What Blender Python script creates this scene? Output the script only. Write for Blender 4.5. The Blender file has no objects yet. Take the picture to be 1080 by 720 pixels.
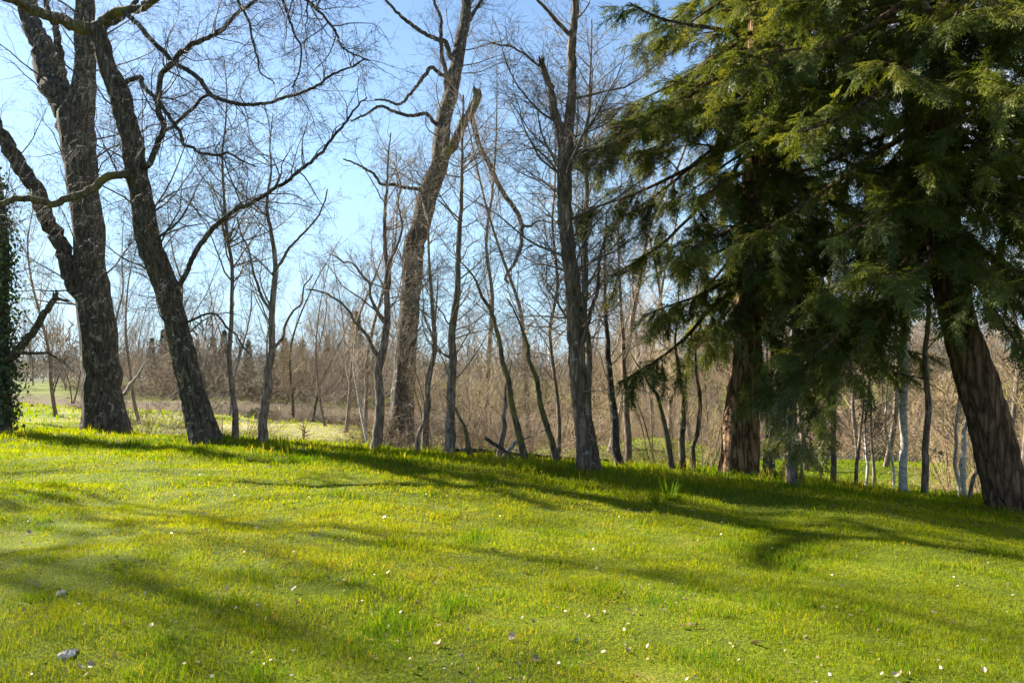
import bpy, math
import numpy as np
from mathutils import Vector

RNG = np.random.default_rng(11)
C = bpy.context.scene.collection
W_PX, H_PX, FPX = 1080.0, 720.0, 840.0          # photo size and focal length in its pixels
CAM_Z = 1.6
PITCH = math.atan(35 / FPX)
SUN_AZ, SUN_EL = math.radians(57.5), math.radians(32)   # degrees to the left of the view, height

# ------------------------------------------------------------------ helpers
def hash2(ix, iy, seed):
    n = (ix.astype(np.int64) * 374761393 + iy.astype(np.int64) * 668265263 + seed * 1442695041) & 0x7fffffff
    n = ((n ^ (n >> 13)) * 1274126177) & 0x7fffffff
    return ((n ^ (n >> 16)) & 0xffff) / 65535.0

def vnoise(x, y, scale, seed=0):
    x = np.asarray(x, float) / scale; y = np.asarray(y, float) / scale
    ix, iy = np.floor(x), np.floor(y)
    fx, fy = x - ix, y - iy
    fx, fy = fx * fx * (3 - 2 * fx), fy * fy * (3 - 2 * fy)
    a, b = hash2(ix, iy, seed), hash2(ix + 1, iy, seed)
    c, d = hash2(ix, iy + 1, seed), hash2(ix + 1, iy + 1, seed)
    return (a * (1 - fx) + b * fx) * (1 - fy) + (c * (1 - fx) + d * fx) * fy - 0.5

def sstep(a, b, t):
    s = np.clip((t - a) / (b - a), 0, 1)
    return s * s * (3 - 2 * s)

CREST = ([-60, -30, -16, -6.6, -2.5, 1.4, 4.3, 8.5, 14, 30, 60], [30, 27, 23.5, 18.8, 17.2, 16.0, 16.2, 14.2, 13.4, 12.5, 12])
def crest(x): return np.interp(x, *CREST)
def river_y(x): return np.maximum(44.0, 44 - 0.69 * (np.asarray(x, float) - 7.3))
def field_z(x): return np.interp(x, [-30, -12, 0, 10, 25], [-1.0, -1.2, -1.75, -2.15, -2.3])

def ground_z(x, y):
    x = np.asarray(x, float); y = np.asarray(y, float)
    lawn = -0.075 * 3.0 * np.log1p(np.exp((x + 0.5) / 3.0)) - 0.004 * np.maximum(y - 6, 0)
    lawn = np.maximum(lawn, -2.0)
    lawn = lawn + 0.19 * vnoise(x, y, 2.6, 1) + 0.09 * vnoise(x, y, 0.9, 2)
    fz = field_z(x) + 0.25 * vnoise(x, y, 7, 3) + 0.10 * vnoise(x, y, 2, 4)
    # the little green mound beyond the maples
    fz = fz + 1.0 * np.exp(-(((x - 6.3) / 2.6) ** 2 + ((y - 33) / 3.0) ** 2))
    fz = fz + 0.55 * np.exp(-(((x + 5.8) / 2.4) ** 2 + ((y - 36) / 2.0) ** 2))
    t = sstep(0.3, 12.0, y - crest(x))
    z = lawn * (1 - t) + fz * t
    ry = river_y(x)
    bank = -3.4
    s = sstep(-9.5, -4.5, y - ry)
    z = z * (1 - s) + bank * s
    far = -1.5 + 1.5 * sstep(8, 60, y - ry) + 0.6 * vnoise(x, y, 14, 5)
    s = sstep(4.5, 9, y - ry)
    z = z * (1 - s) + far * s
    # low wooded hills far off
    hl = sstep(260, 900, y) * (4 + 14 * np.exp(-((x + 420) / 230) ** 2) + 9 * np.exp(-((x + 120) / 120) ** 2) + 8 * vnoise(x, y, 180, 6) + 16 * np.exp(-((x - 500) / 300) ** 2))
    return z + hl

cp, sp_ = math.cos(PITCH), math.sin(PITCH)
def ray(u, v):
    dx, dz = (u - W_PX / 2) / FPX, -(v - H_PX / 2) / FPX
    d = np.array([dx, cp - dz * sp_, sp_ + dz * cp])
    return d / d[1]
def at(u, v, depth):
    """the point of the place seen at photo pixel (u, v) at that distance ahead"""
    return np.array([0, 0, CAM_Z]) + ray(u, v) * depth
def on_ground(u, v, y0=3.0, y1=60):
    d = ray(u, v)
    for y in np.arange(y0, y1, 0.05):
        p = np.array([0, 0, CAM_Z]) + d * y
        if p[2] <= ground_z(p[0], p[1]): return p
    return np.array([0, 0, CAM_Z]) + d * y1

def mesh(name, V, quads=None, tris=None, attr=None, smooth=True):
    me = bpy.data.meshes.new(name)
    V = np.ascontiguousarray(V, np.float32)
    nq = 0 if quads is None else len(quads); nt = 0 if tris is None else len(tris)
    me.vertices.add(len(V)); me.vertices.foreach_set('co', V.ravel())
    li = np.concatenate([np.asarray(quads, np.int32).ravel() if nq else np.zeros(0, np.int32), np.asarray(tris, np.int32).ravel() if nt else np.zeros(0, np.int32)])
    me.loops.add(len(li)); me.loops.foreach_set('vertex_index', li)
    st = np.concatenate([np.arange(nq) * 4, nq * 4 + np.arange(nt) * 3]).astype(np.int32)
    me.polygons.add(nq + nt); me.polygons.foreach_set('loop_start', st)
    me.polygons.foreach_set('use_smooth', np.full(nq + nt, smooth, bool))
    if attr:
        for k, a in attr.items():
            at_ = me.attributes.new(k, 'FLOAT', 'POINT'); at_.data.foreach_set('value', np.ascontiguousarray(a, np.float32))
    me.update(calc_edges=True); me.validate()
    return me

def link(name, me, mat, parent=None, loc=None):
    o = bpy.data.objects.new(name, me); C.objects.link(o)
    if mat is not None: me.materials.append(mat)
    if parent is not None: o.parent = parent
    if loc is not None: o.location = loc
    return o
def thing(name, label, cat, loc, group=None):
    o = bpy.data.objects.new(name, None); C.objects.link(o); o.location = loc
    o.empty_display_size = 0.3
    o['label'] = label; o['category'] = cat
    if group: o['group'] = group
    return o
def tag(o, label, cat, group=None):
    o['label'] = label; o['category'] = cat
    if group: o['group'] = group
def struct(o, kind='structure'): o['kind'] = kind; return o
def dup(root, loc, rz=0, sc=1.0, label=None, group=None):
    r = root.copy(); C.objects.link(r); r.location = loc; r.rotation_euler = (0, 0, rz); r.scale = (sc, sc, sc)
    if label: r['label'] = label
    if group: r['group'] = group
    for ch in list(root.children):
        c = ch.copy(); C.objects.link(c); c.parent = r
    return r

def norm(a): return a / np.maximum(np.linalg.norm(a, axis=-1, keepdims=True), 1e-9)

def tubes(P, R, S=3, ridge=None):
    """N polylines (N,K,3) with radii (N,K) -> verts, quads"""
    N, K, _ = P.shape
    T = norm(np.gradient(P, axis=1))
    ref = np.zeros((N, 1, 3)); ref[..., 0] = 0.83; ref[..., 1] = 0.55
    m = np.abs((T * ref).sum(-1)).max(1) > 0.9
    ref[m] = (0.1, 0.05, 1.0)
    A = norm(np.cross(T, np.broadcast_to(ref, T.shape))); B = np.cross(T, A)
    th = np.arange(S) * 2 * np.pi / S
    rr = np.broadcast_to(R[:, :, None], (N, K, S))
    if ridge is not None: rr = rr * ridge
    V = P[:, :, None] + rr[..., None] * (np.cos(th)[:, None] * A[:, :, None] + np.sin(th)[:, None] * B[:, :, None])
    i = np.arange(N * K).reshape(N, K)[:, :-1, None] * S
    s = np.arange(S); s2 = (s + 1) % S
    q = np.stack([i + s, i + s2, i + S + s2, i + S + s], -1)
    return V.reshape(-1, 3), q.reshape(-1, 4)

def combine(parts):
    Vs, Qs, o = [], [], 0
    for V, q in parts:
        Vs.append(V); Qs.append(q + o); o += len(V)
    return np.concatenate(Vs), np.concatenate(Qs)

def spline(pts, rad, step=None, K=None):
    """Catmull-Rom through pts, resampled"""
    P = np.asarray(pts, float); r = np.asarray(rad, float)
    Q = np.vstack([2 * P[0] - P[1], P, 2 * P[-1] - P[-2]])
    out, ro = [], []
    for i in range(1, len(Q) - 2):
        for t in np.linspace(0, 1, 12, endpoint=False):
            p0, p1, p2, p3 = Q[i - 1:i + 3]
            out.append(0.5 * (2 * p1 + (p2 - p0) * t + (2 * p0 - 5 * p1 + 4 * p2 - p3) * t * t + (3 * p1 - p0 - 3 * p2 + p3) * t ** 3))
            ro.append(r[i - 1] * (1 - t) + r[i] * t)
    out.append(P[-1]); ro.append(r[-1])
    out = np.array(out); ro = np.array(ro)
    s = np.concatenate([[0], np.cumsum(np.linalg.norm(np.diff(out, axis=0), axis=1))])
    n = K or max(4, int(s[-1] / step) + 1)
    q = np.linspace(0, s[-1], n)
    return np.stack([np.interp(q, s, out[:, k]) for k in range(3)], -1), np.interp(q, s, ro)

def trunk_mesh(name, P, R, S=24, flare=0.45, fh=0.4, rough=0.05, seed=0, closed=False, broken=False):
    rng = np.random.default_rng(seed)
    K = len(P)
    th = np.arange(S) * 2 * np.pi / S
    h = np.concatenate([[0], np.cumsum(np.linalg.norm(np.diff(P, axis=0), axis=1))])
    rd = np.ones((K, S))
    for m in (2, 3, 5, 7, 9, 11):
        ph = rng.uniform(0, 6.28); k1 = rng.uniform(-0.9, 0.9); k2 = rng.uniform(1.5, 4); p2 = rng.uniform(0, 6.28)
        rd += rough * rng.uniform(.4, 1) * np.sin(m * th[None] + ph + k1 * h[:, None] + 0.8 * np.sin(k2 * h[:, None] + p2)) * (1.0 if m < 4 else .6)
    rd += rng.normal(0, rough * 0.35, (K, S))
    rd /= 1 + rough * 2.2
    if flare:
        f = np.exp(-np.maximum(h - 0.25, 0) / fh)[:, None]
        ph = rng.uniform(0, 6.28)
        rd *= 1 + flare * f * (1 + 0.55 * np.sin(4 * th[None] + ph) + .3 * np.sin(7 * th[None] + ph * 2))
    V, q = tubes(P[None], R[None], S, rd[None])
    if broken:                                   # jagged splintered end
        e = V[-S:]; d = norm(P[-1] - P[-2])
        V[-S:] = e + d * (rng.uniform(-.05, .22, (S, 1)))
    # close both ends
    n0 = len(V)
    V = np.vstack([V, P[0], P[-1] + norm(P[-1] - P[-2]) * R[-1] * .6])
    i = np.arange(S); j = (i + 1) % S
    tr = np.vstack([np.stack([j, i, np.full(S, n0)], -1), np.stack([n0 - S + i, n0 - S + j, np.full(S, n0 + 1)], -1)])
    return mesh(name, V, q, tr)

def grow(P, R, dens, ln, rng, tr=(0.15, 0.98), ang=(35, 70), up=0.0, wig=0.18, rr=0.55, K=7, lmin=0.1, lmax=9, rmin=.003, taper=0.85, flat=0, rl=0.02, tl=0.55):
    N, Kp, _ = P.shape
    pl = np.linalg.norm(np.diff(P, axis=1), axis=2).sum(1)
    n = rng.poisson(dens * pl * (tr[1] - tr[0]))
    idx = np.repeat(np.arange(N), n); M = len(idx)
    t = rng.uniform(tr[0], tr[1], M)
    f = t * (Kp - 1); i = np.minimum(f.astype(int), Kp - 2); f = (f - i)[:, None]
    p = P[idx, i] * (1 - f) + P[idx, i + 1] * f
    r = R[idx, i] * (1 - f[:, 0]) + R[idx, i + 1] * f[:, 0]
    T = norm(P[idx, i + 1] - P[idx, i])
    rv = rng.normal(0, 1, (M, 3)); rv[:, 2] *= (1 - flat)
    perp = norm(rv - (rv * T).sum(1, keepdims=True) * T)
    a = np.radians(rng.uniform(ang[0], ang[1], M))[:, None]
    d = np.cos(a) * T + np.sin(a) * perp
    L = np.clip(pl[idx] * ln * rng.uniform(.55, 1.25, M) * (1 - tl * t), lmin, lmax)
    r0 = np.clip(np.minimum(r * rr, L * rl), rmin, None)
    out = np.zeros((M, K, 3)); out[:, 0] = p
    st = (L / (K - 1))[:, None]
    U = np.array([0, 0, 1.0])
    for k in range(1, K):
        d = norm(d + wig * rng.normal(0, 1, (M, 3)) + up * U)
        p = p + d * st
        out[:, k] = p
    s = np.linspace(0, 1, K)
    return out, np.maximum(r0[:, None] * (1 - taper * s)[None], rmin * .6)

# ------------------------------------------------------------------ materials
def nodes(name):
    m = bpy.data.materials.new(name); m.use_nodes = True
    nt = m.node_tree; nt.nodes.clear()
    return m, nt, nt.nodes, nt.links
def N(nt, kind, **kw):
    n = nt.nodes.new(kind)
    for k, v in kw.items():
        if k in n.inputs.keys(): n.inputs[k].default_value = v
        else: setattr(n, k, v)
    return n
def ramp(nt, stops):
    r = nt.nodes.new('ShaderNodeValToRGB'); e = r.color_ramp.elements
    while len(e) < len(stops): e.new(0.5)
    for q, (p, c) in zip(e, stops): q.position = p; q.color = (*c, 1)
    return r
def lk(nt, a, b): nt.links.new(a, b)

def mat_bark(name, dark, mid, light, moss=None, moss_amt=0.5, sc=(7, 7, 1.4), bump=0.6, lich=(.40, .37, .32), lich_amt=.62, dist=.04, vor=.35):
    m, nt, _, _ = nodes(name)
    tc = N(nt, 'ShaderNodeTexCoord')
    mp = N(nt, 'ShaderNodeMapping'); mp.inputs['Scale'].default_value = sc
    lk(nt, tc.outputs['Object'], mp.inputs[0])
    n1 = N(nt, 'ShaderNodeTexNoise', Scale=2.5, Detail=9, Roughness=.68, Distortion=.6); lk(nt, mp.outputs[0], n1.inputs['Vector'])
    vo = N(nt, 'ShaderNodeTexVoronoi', feature='DISTANCE_TO_EDGE', Scale=1.9)
    nd = N(nt, 'ShaderNodeMix', data_type='RGBA', Factor=.45); lk(nt, mp.outputs[0], nd.inputs['A']); lk(nt, n1.outputs['Color'], nd.inputs['B'])
    lk(nt, nd.outputs['Result'], vo.inputs['Vector'])
    vr = N(nt, 'ShaderNodeMapRange'); vr.inputs['From Max'].default_value = .22; lk(nt, vo.outputs['Distance'], vr.inputs[0])
    vs = N(nt, 'ShaderNodeMapRange'); vs.inputs['To Min'].default_value = 1 - vor; vs.inputs['To Max'].default_value = 1.0; lk(nt, vr.outputs[0], vs.inputs[0])
    mu = N(nt, 'ShaderNodeMath', operation='MULTIPLY'); lk(nt, vs.outputs[0], mu.inputs[0]); lk(nt, n1.outputs['Fac'], mu.inputs[1])
    r = ramp(nt, [(.25, dark), (.45, mid), (.66, light)]); lk(nt, mu.outputs[0], r.inputs[0])
    col = r.outputs[0]
    nl = N(nt, 'ShaderNodeTexNoise', Scale=5.5, Detail=5, Roughness=.7); lk(nt, tc.outputs['Object'], nl.inputs['Vector'])
    lr = N(nt, 'ShaderNodeMapRange'); lr.inputs['From Min'].default_value = lich_amt; lr.inputs['From Max'].default_value = lich_amt + .08; lr.inputs['To Max'].default_value = .75; lk(nt, nl.outputs['Fac'], lr.inputs[0])
    x = N(nt, 'ShaderNodeMix', data_type='RGBA'); lk(nt, lr.outputs[0], x.inputs['Factor']); lk(nt, col, x.inputs['A']); x.inputs['B'].default_value = (*lich, 1)
    col = x.outputs['Result']
    if moss:
        nm = N(nt, 'ShaderNodeTexNoise', Scale=1.7, Detail=6, Roughness=.65); lk(nt, tc.outputs['Object'], nm.inputs['Vector'])
        mr = N(nt, 'ShaderNodeMapRange'); mr.inputs['From Min'].default_value = moss_amt; mr.inputs['From Max'].default_value = moss_amt + .14; lk(nt, nm.outputs['Fac'], mr.inputs[0])
        y = N(nt, 'ShaderNodeMix', data_type='RGBA'); lk(nt, mr.outputs[0], y.inputs['Factor']); lk(nt, col, y.inputs['A']); y.inputs['B'].default_value = (*moss, 1)
        col = y.outputs['Result']
    ad = N(nt, 'ShaderNodeMath', operation='ADD'); lk(nt, mu.outputs[0], ad.inputs[0])
    nf = N(nt, 'ShaderNodeTexNoise', Scale=28, Detail=4, Roughness=.7); lk(nt, tc.outputs['Object'], nf.inputs['Vector'])
    nfm = N(nt, 'ShaderNodeMath', operation='MULTIPLY'); lk(nt, nf.outputs['Fac'], nfm.inputs[0]); nfm.inputs[1].default_value = .35
    lk(nt, nfm.outputs[0], ad.inputs[1])
    bp = N(nt, 'ShaderNodeBump', Strength=bump, Distance=dist); lk(nt, ad.outputs[0], bp.inputs['Height'])
    b = N(nt, 'ShaderNodeBsdfPrincipled', Roughness=.92); b.inputs['Specular IOR Level'].default_value = .15
    lk(nt, col, b.inputs['Base Color']); lk(nt, bp.outputs[0], b.inputs['Normal'])
    o = N(nt, 'ShaderNodeOutputMaterial'); lk(nt, b.outputs[0], o.inputs[0])
    return m

def mat_twig(name, a, b_, sc=1.3, vary=0.):
    m, nt, _, _ = nodes(name)
    tc = N(nt, 'ShaderNodeNewGeometry')
    n1 = N(nt, 'ShaderNodeTexNoise', Scale=sc, Detail=3); lk(nt, tc.outputs['Position'], n1.inputs['Vector'])
    r = ramp(nt, [(.35, a), (.65, b_)]); lk(nt, n1.outputs['Fac'], r.inputs[0])
    col = r.outputs[0]
    if vary:
        oi = N(nt, 'ShaderNodeObjectInfo')
        r2 = ramp(nt, [(0, (.42, .43, .42)), (.25, (1.2, 1.04, .85)), (.5, (.62, .62, .64)), (.75, (1.35, 1.22, .9)), (1, (.9, .74, .66))]); lk(nt, oi.outputs['Random'], r2.inputs[0])
        x = N(nt, 'ShaderNodeMix', data_type='RGBA', blend_type='MULTIPLY', Factor=vary); lk(nt, col, x.inputs['A']); lk(nt, r2.outputs[0], x.inputs['B']); col = x.outputs['Result']
    b = N(nt, 'ShaderNodeBsdfPrincipled', Roughness=.75); b.inputs['Specular IOR Level'].default_value = .3
    lk(nt, col, b.inputs['Base Color'])
    o = N(nt, 'ShaderNodeOutputMaterial'); lk(nt, b.outputs[0], o.inputs[0])
    return m

def mat_leaf(name, stops, trans=.35, tcol=(.2, .3, .03), gloss=.06, patch=None, patch_sc=.5, attr='rnd', rough=.45):
    m, nt, _, _ = nodes(name)
    a = N(nt, 'ShaderNodeAttribute', attribute_name=attr)
    r = ramp(nt, stops); lk(nt, a.outputs['Fac'], r.inputs[0])
    col = r.outputs[0]
    g = N(nt, 'ShaderNodeNewGeometry')
    if patch:
        n1 = N(nt, 'ShaderNodeTexNoise', Scale=patch_sc, Detail=4, Roughness=.6); lk(nt, g.outputs['Position'], n1.inputs['Vector'])
        mr = N(nt, 'ShaderNodeMapRange'); mr.inputs['From Min'].default_value = .42; mr.inputs['From Max'].default_value = .66; lk(nt, n1.outputs['Fac'], mr.inputs[0])
        x = N(nt, 'ShaderNodeMix', data_type='RGBA', blend_type='MIX'); lk(nt, mr.outputs[0], x.inputs['Factor']); lk(nt, col, x.inputs['A'])
        mm = N(nt, 'ShaderNodeMix', data_type='RGBA', blend_type='MULTIPLY', Factor=1.0); lk(nt, col, mm.inputs['A']); mm.inputs['B'].default_value = (*patch, 1)
        lk(nt, mm.outputs['Result'], x.inputs['B']); col = x.outputs['Result']
    d = N(nt, 'ShaderNodeBsdfDiffuse'); lk(nt, col, d.inputs['Color'])
    t = N(nt, 'ShaderNodeBsdfTranslucent')
    tm = N(nt, 'ShaderNodeMix', data_type='RGBA', blend_type='MULTIPLY', Factor=1.0); lk(nt, col, tm.inputs['A']); tm.inputs['B'].default_value = (*tcol, 1)
    lk(nt, tm.outputs['Result'], t.inputs['Color'])
    s1 = N(nt, 'ShaderNodeMixShader', Fac=trans); lk(nt, d.outputs[0], s1.inputs[1]); lk(nt, t.outputs[0], s1.inputs[2])
    gl = N(nt, 'ShaderNodeBsdfGlossy', Roughness=rough); gl.inputs['Color'].default_value = (1, 1, 1, 1)
    s2 = N(nt, 'ShaderNodeMixShader', Fac=gloss); lk(nt, s1.outputs[0], s2.inputs[1]); lk(nt, gl.outputs[0], s2.inputs[2])
    o = N(nt, 'ShaderNodeOutputMaterial'); lk(nt, s2.outputs[0], o.inputs[0])
    return m

M = {}
M['maple'] = mat_bark('maple_bark', (.022, .019, .016), (.08, .067, .055), (.19, .165, .13), moss=(.12, .10, .03), moss_amt=.60, lich_amt=.58, bump=1.0, dist=.06)
M['maple_tan'] = mat_bark('tan_maple_bark', (.035, .025, .02), (.15, .11, .08), (.33, .25, .18), moss=(.14, .11, .035), moss_amt=.62, lich_amt=.60, bump=1.0, dist=.05)
M['mossy'] = mat_bark('mossy_bark', (.03, .025, .018), (.11, .09, .06), (.22, .19, .13), moss=(.15, .13, .03), moss_amt=.47, lich_amt=.64)
M['alder'] = mat_bark('alder_bark', (.055, .042, .033), (.19, .145, .115), (.36, .29, .235), moss=(.15, .12, .045), moss_amt=.62, sc=(9, 9, 2.2), lich_amt=.60, lich=(.42, .37, .31), bump=.5)
M['birch'] = mat_bark('pale_bark', (.16, .14, .12), (.48, .44, .39), (.66, .62, .56), sc=(5, 5, 9), lich_amt=.5, lich=(.5, .48, .44), bump=.25)
M['fir'] = mat_bark('fir_bark', (.06, .032, .018), (.33, .195, .105), (.58, .40, .24), moss=(.16, .14, .05), moss_amt=.68, sc=(8, 8, 1.1), bump=1.0, lich_amt=.72, dist=.09, vor=.5)
M['firdark'] = mat_bark('dark_fir_bark', (.028, .017, .011), (.15, .09, .056), (.30, .195, .125), moss=(.08, .08, .03), moss_amt=.68, sc=(8, 8, 1.2), bump=1.0, lich_amt=.72, dist=.08, vor=.4)
M['dead'] = mat_bark('dead_wood', (.12, .10, .08), (.32, .28, .23), (.50, .46, .40), sc=(14, 14, 2), bump=.4)
M['twig_dark'] = mat_twig('maple_twig', (.05, .042, .04), (.14, .115, .105))
M['twig_tan'] = mat_twig('tan_twig', (.15, .115, .085), (.32, .255, .185))
M['shoots'] = mat_twig('mossy_shoot', (.15, .125, .06), (.34, .28, .17))
M['twig_far'] = mat_twig('far_twig', (.165, .135, .11), (.31, .255, .205), sc=.15, vary=1.)
M['twig_far2'] = mat_twig('far_twig_yellow', (.26, .205, .12), (.42, .34, .21), sc=.15, vary=.8)
M['bramble'] = mat_twig('bramble_cane', (.12, .092, .066), (.31, .235, .165), sc=.4, vary=1.)
M['needles'] = mat_leaf('fir_needles', [(0, (.034, .052, .015)), (.45, (.076, .098, .024)), (.8, (.13, .145, .032)), (1, (.19, .185, .045))], trans=.36, tcol=(1.7, 1.6, .7), gloss=.012, patch=(1.3, 1.18, .85), patch_sc=.9)
M['needles_lt'] = mat_leaf('cedar_sprays', [(0, (.06, .085, .022)), (.6, (.14, .165, .04)), (1, (.22, .22, .06))], trans=.42, tcol=(1.7, 1.6, .7), gloss=.04, patch=(1.2, 1.1, .9))
M['ivy'] = mat_leaf('ivy_leaf', [(0, (.012, .025, .008)), (.6, (.03, .055, .014)), (1, (.07, .10, .025))], trans=.25, tcol=(1.5, 1.6, .6), gloss=.03, rough=.5)
M['conifer_far'] = mat_leaf('far_needles', [(0, (.02, .03, .018)), (1, (.06, .07, .035))], trans=.15, tcol=(1.3, 1.3, .8), gloss=.02)
M['grass'] = mat_leaf('grass_blade', [(0, (.05, .13, .006)), (.35, (.135, .19, .007)), (.68, (.215, .245, .008)), (.88, (.28, .245, .03)), (1, (.36, .28, .11))], trans=.5, tcol=(1.7, 1.5, .2), gloss=.004, rough=.45)
M['leaf'] = mat_leaf('dry_leaf', [(0, (.12, .07, .035)), (.5, (.24, .165, .09)), (1, (.42, .34, .24))], trans=.2, tcol=(1, 1, 1), gloss=.05)

def mat_ground():
    m, nt, _, _ = nodes('ground_soil_and_turf')
    g = N(nt, 'ShaderNodeNewGeometry')
    n1 = N(nt, 'ShaderNodeTexNoise', Scale=1.1, Detail=7, Roughness=.65); lk(nt, g.outputs['Position'], n1.inputs['Vector'])
    n2 = N(nt, 'ShaderNodeTexNoise', Scale=14, Detail=5, Roughness=.7); lk(nt, g.outputs['Position'], n2.inputs['Vector'])
    r1 = ramp(nt, [(.3, (.055, .075, .005)), (.55, (.10, .135, .006)), (.75, (.15, .135, .025))]); lk(nt, n1.outputs['Fac'], r1.inputs[0])
    r2 = ramp(nt, [(.35, (.17, .15, .07)), (.6, (.31, .27, .14))]); lk(nt, n2.outputs['Fac'], r2.inputs[0])
    nf = N(nt, 'ShaderNodeTexNoise', Scale=48, Detail=4, Roughness=.8); lk(nt, g.outputs['Position'], nf.inputs['Vector'])
    rf = ramp(nt, [(.32, (.25, .22, .2)), (.5, (.9, .9, .8)), (.66, (2.0, 1.7, 1.5))]); lk(nt, nf.outputs['Fac'], rf.inputs[0])
    fm = N(nt, 'ShaderNodeMix', data_type='RGBA', blend_type='MULTIPLY', Factor=1.0); lk(nt, r1.outputs[0], fm.inputs['A']); lk(nt, rf.outputs[0], fm.inputs['B'])
    dry = N(nt, 'ShaderNodeAttribute', attribute_name='dry')
    x = N(nt, 'ShaderNodeMix', data_type='RGBA'); lk(nt, dry.outputs['Fac'], x.inputs['Factor']); lk(nt, fm.outputs['Result'], x.inputs['A']); lk(nt, r2.outputs[0], x.inputs['B'])
    r3 = ramp(nt, [(.35, (.045, .032, .02)), (.6, (.13, .095, .06))]); lk(nt, n2.outputs['Fac'], r3.inputs[0])
    mud = N(nt, 'ShaderNodeAttribute', attribute_name='litter')
    y = N(nt, 'ShaderNodeMix', data_type='RGBA'); lk(nt, mud.outputs['Fac'], y.inputs['Factor']); lk(nt, x.outputs['Result'], y.inputs['A']); lk(nt, r3.outputs[0], y.inputs['B'])
    wood = N(nt, 'ShaderNodeAttribute', attribute_name='wood')
    n3 = N(nt, 'ShaderNodeTexNoise', Scale=.05, Detail=8, Roughness=.7); lk(nt, g.outputs['Position'], n3.inputs['Vector'])
    r4 = ramp(nt, [(.35, (.035, .05, .03)), (.6, (.10, .095, .06))]); lk(nt, n3.outputs['Fac'], r4.inputs[0])
    z = N(nt, 'ShaderNodeMix', data_type='RGBA'); lk(nt, wood.outputs['Fac'], z.inputs['Factor']); lk(nt, y.outputs['Result'], z.inputs['A']); lk(nt, r4.outputs[0], z.inputs['B'])
    bp = N(nt, 'ShaderNodeBump', Strength=.7, Distance=.05); lk(nt, n2.outputs['Fac'], bp.inputs['Height'])
    b = N(nt, 'ShaderNodeBsdfPrincipled', Roughness=.95); b.inputs['Specular IOR Level'].default_value = .1
    lk(nt, z.outputs['Result'], b.inputs['Base Color']); lk(nt, bp.outputs[0], b.inputs['Normal'])
    o = N(nt, 'ShaderNodeOutputMaterial'); lk(nt, b.outputs[0], o.inputs[0])
    return m

def mat_water():
    m, nt, _, _ = nodes('river_water')
    g = N(nt, 'ShaderNodeNewGeometry')
    n1 = N(nt, 'ShaderNodeTexNoise', Scale=1.5, Detail=4, Distortion=.5); lk(nt, g.outputs['Position'], n1.inputs['Vector'])
    bp = N(nt, 'ShaderNodeBump', Strength=.35, Distance=.05); lk(nt, n1.outputs['Fac'], bp.inputs['Height'])
    b = N(nt, 'ShaderNodeBsdfPrincipled', Roughness=.12, IOR=1.33); b.inputs['Base Color'].default_value = (.06, .085, .075, 1)
    lk(nt, bp.outputs[0], b.inputs['Normal'])
    o = N(nt, 'ShaderNodeOutputMaterial'); lk(nt, b.outputs[0], o.inputs[0])
    return m

# ------------------------------------------------------------------ ground, river
def tan_patch(x, y):
    """dry, cropped meadow beyond the crest"""
    f = sstep(3, 9, y - crest(x)) * (1 - sstep(-11, -7, y - river_y(x)))
    k = np.interp(x, [-30, -14, -3, 1.5, 5], [.2, .6, .75, .2, .0])
    return np.clip(f * (k + np.interp(x, [0, 5], [.9, .25]) * vnoise(x, y, 3, 21)), 0, 1)
def litter(x, y):
    a = sstep(0.6, 2.0, y - crest(x)) * (1 - sstep(5, 9, y - crest(x))) * np.interp(x, [-9, -4, 0, 3, 6, 9], [.2, .55, .9, .5, .12, .2])
    b = sstep(-9, -6.5, y - river_y(x)) * (1 - sstep(14, 22, y - river_y(x)))
    out = np.maximum(a * (.75 + 1.2 * vnoise(x, y, 1.6, 23)), b)
    for fx, fy, fr in FEET: out = np.maximum(out, .9 * np.exp(-((x - fx) ** 2 + (y - fy) ** 2) / (fr * .62) ** 2))
    return np.clip(out, 0, 1)

FEET = [(*on_ground(u, v)[:2], r) for u, v, r in [(112, 458, 1.1), (217, 467, .8), (421, 472, .9), (620, 494, .6), (779, 502, .8), (1068, 540, .7), (5, 459, .8), (277, 467, .4), (398, 472, .5), (473, 487, .5), (955, 522, .4)]]
def build_ground():
    def axis(lo, hi, step, far, n):
        core = np.arange(lo, hi, step)
        up = hi + (far - hi) * (np.linspace(0, 1, n + 1)[1:]) ** 2.6
        dn = lo - (far + lo) * (np.linspace(0, 1, n + 1)[1:]) ** 2.6
        return np.concatenate([dn[::-1], core, [hi], up])
    xs = axis(-26, 26, .25, 1500, 44)
    ys = np.concatenate([np.linspace(-80, 1.5, 30), np.arange(1.75, 58, .25), 58 + 1900 * np.linspace(0, 1, 70)[1:] ** 2.4])
    X, Y = np.meshgrid(xs, ys)
    Z = ground_z(X, Y)
    V = np.stack([X, Y, Z], -1).reshape(-1, 3)
    nx, ny = len(xs), len(ys)
    i = (np.arange(ny - 1)[:, None] * nx + np.arange(nx - 1)).ravel()
    q = np.stack([i, i + 1, i + nx + 1, i + nx], -1)
    a = {'dry': tan_patch(X, Y).ravel(), 'litter': litter(X, Y).ravel(), 'wood': sstep(120, 260, Y).ravel()}
    struct(link('ground', mesh('ground', V, q, None, a), mat_ground()))
    # river strip
    xs = np.linspace(-160, 60, 45)
    yc = river_y(xs)
    V = np.concatenate([np.stack([xs, yc - 9, np.full_like(xs, -2.6)], -1), np.stack([xs, yc + 9, np.full_like(xs, -2.6)], -1)])
    n = len(xs); i = np.arange(n - 1)
    struct(link('river', mesh('river', V, np.stack([i, i + 1, n + i + 1, n + i], -1)), mat_water()))
build_ground()

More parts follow.
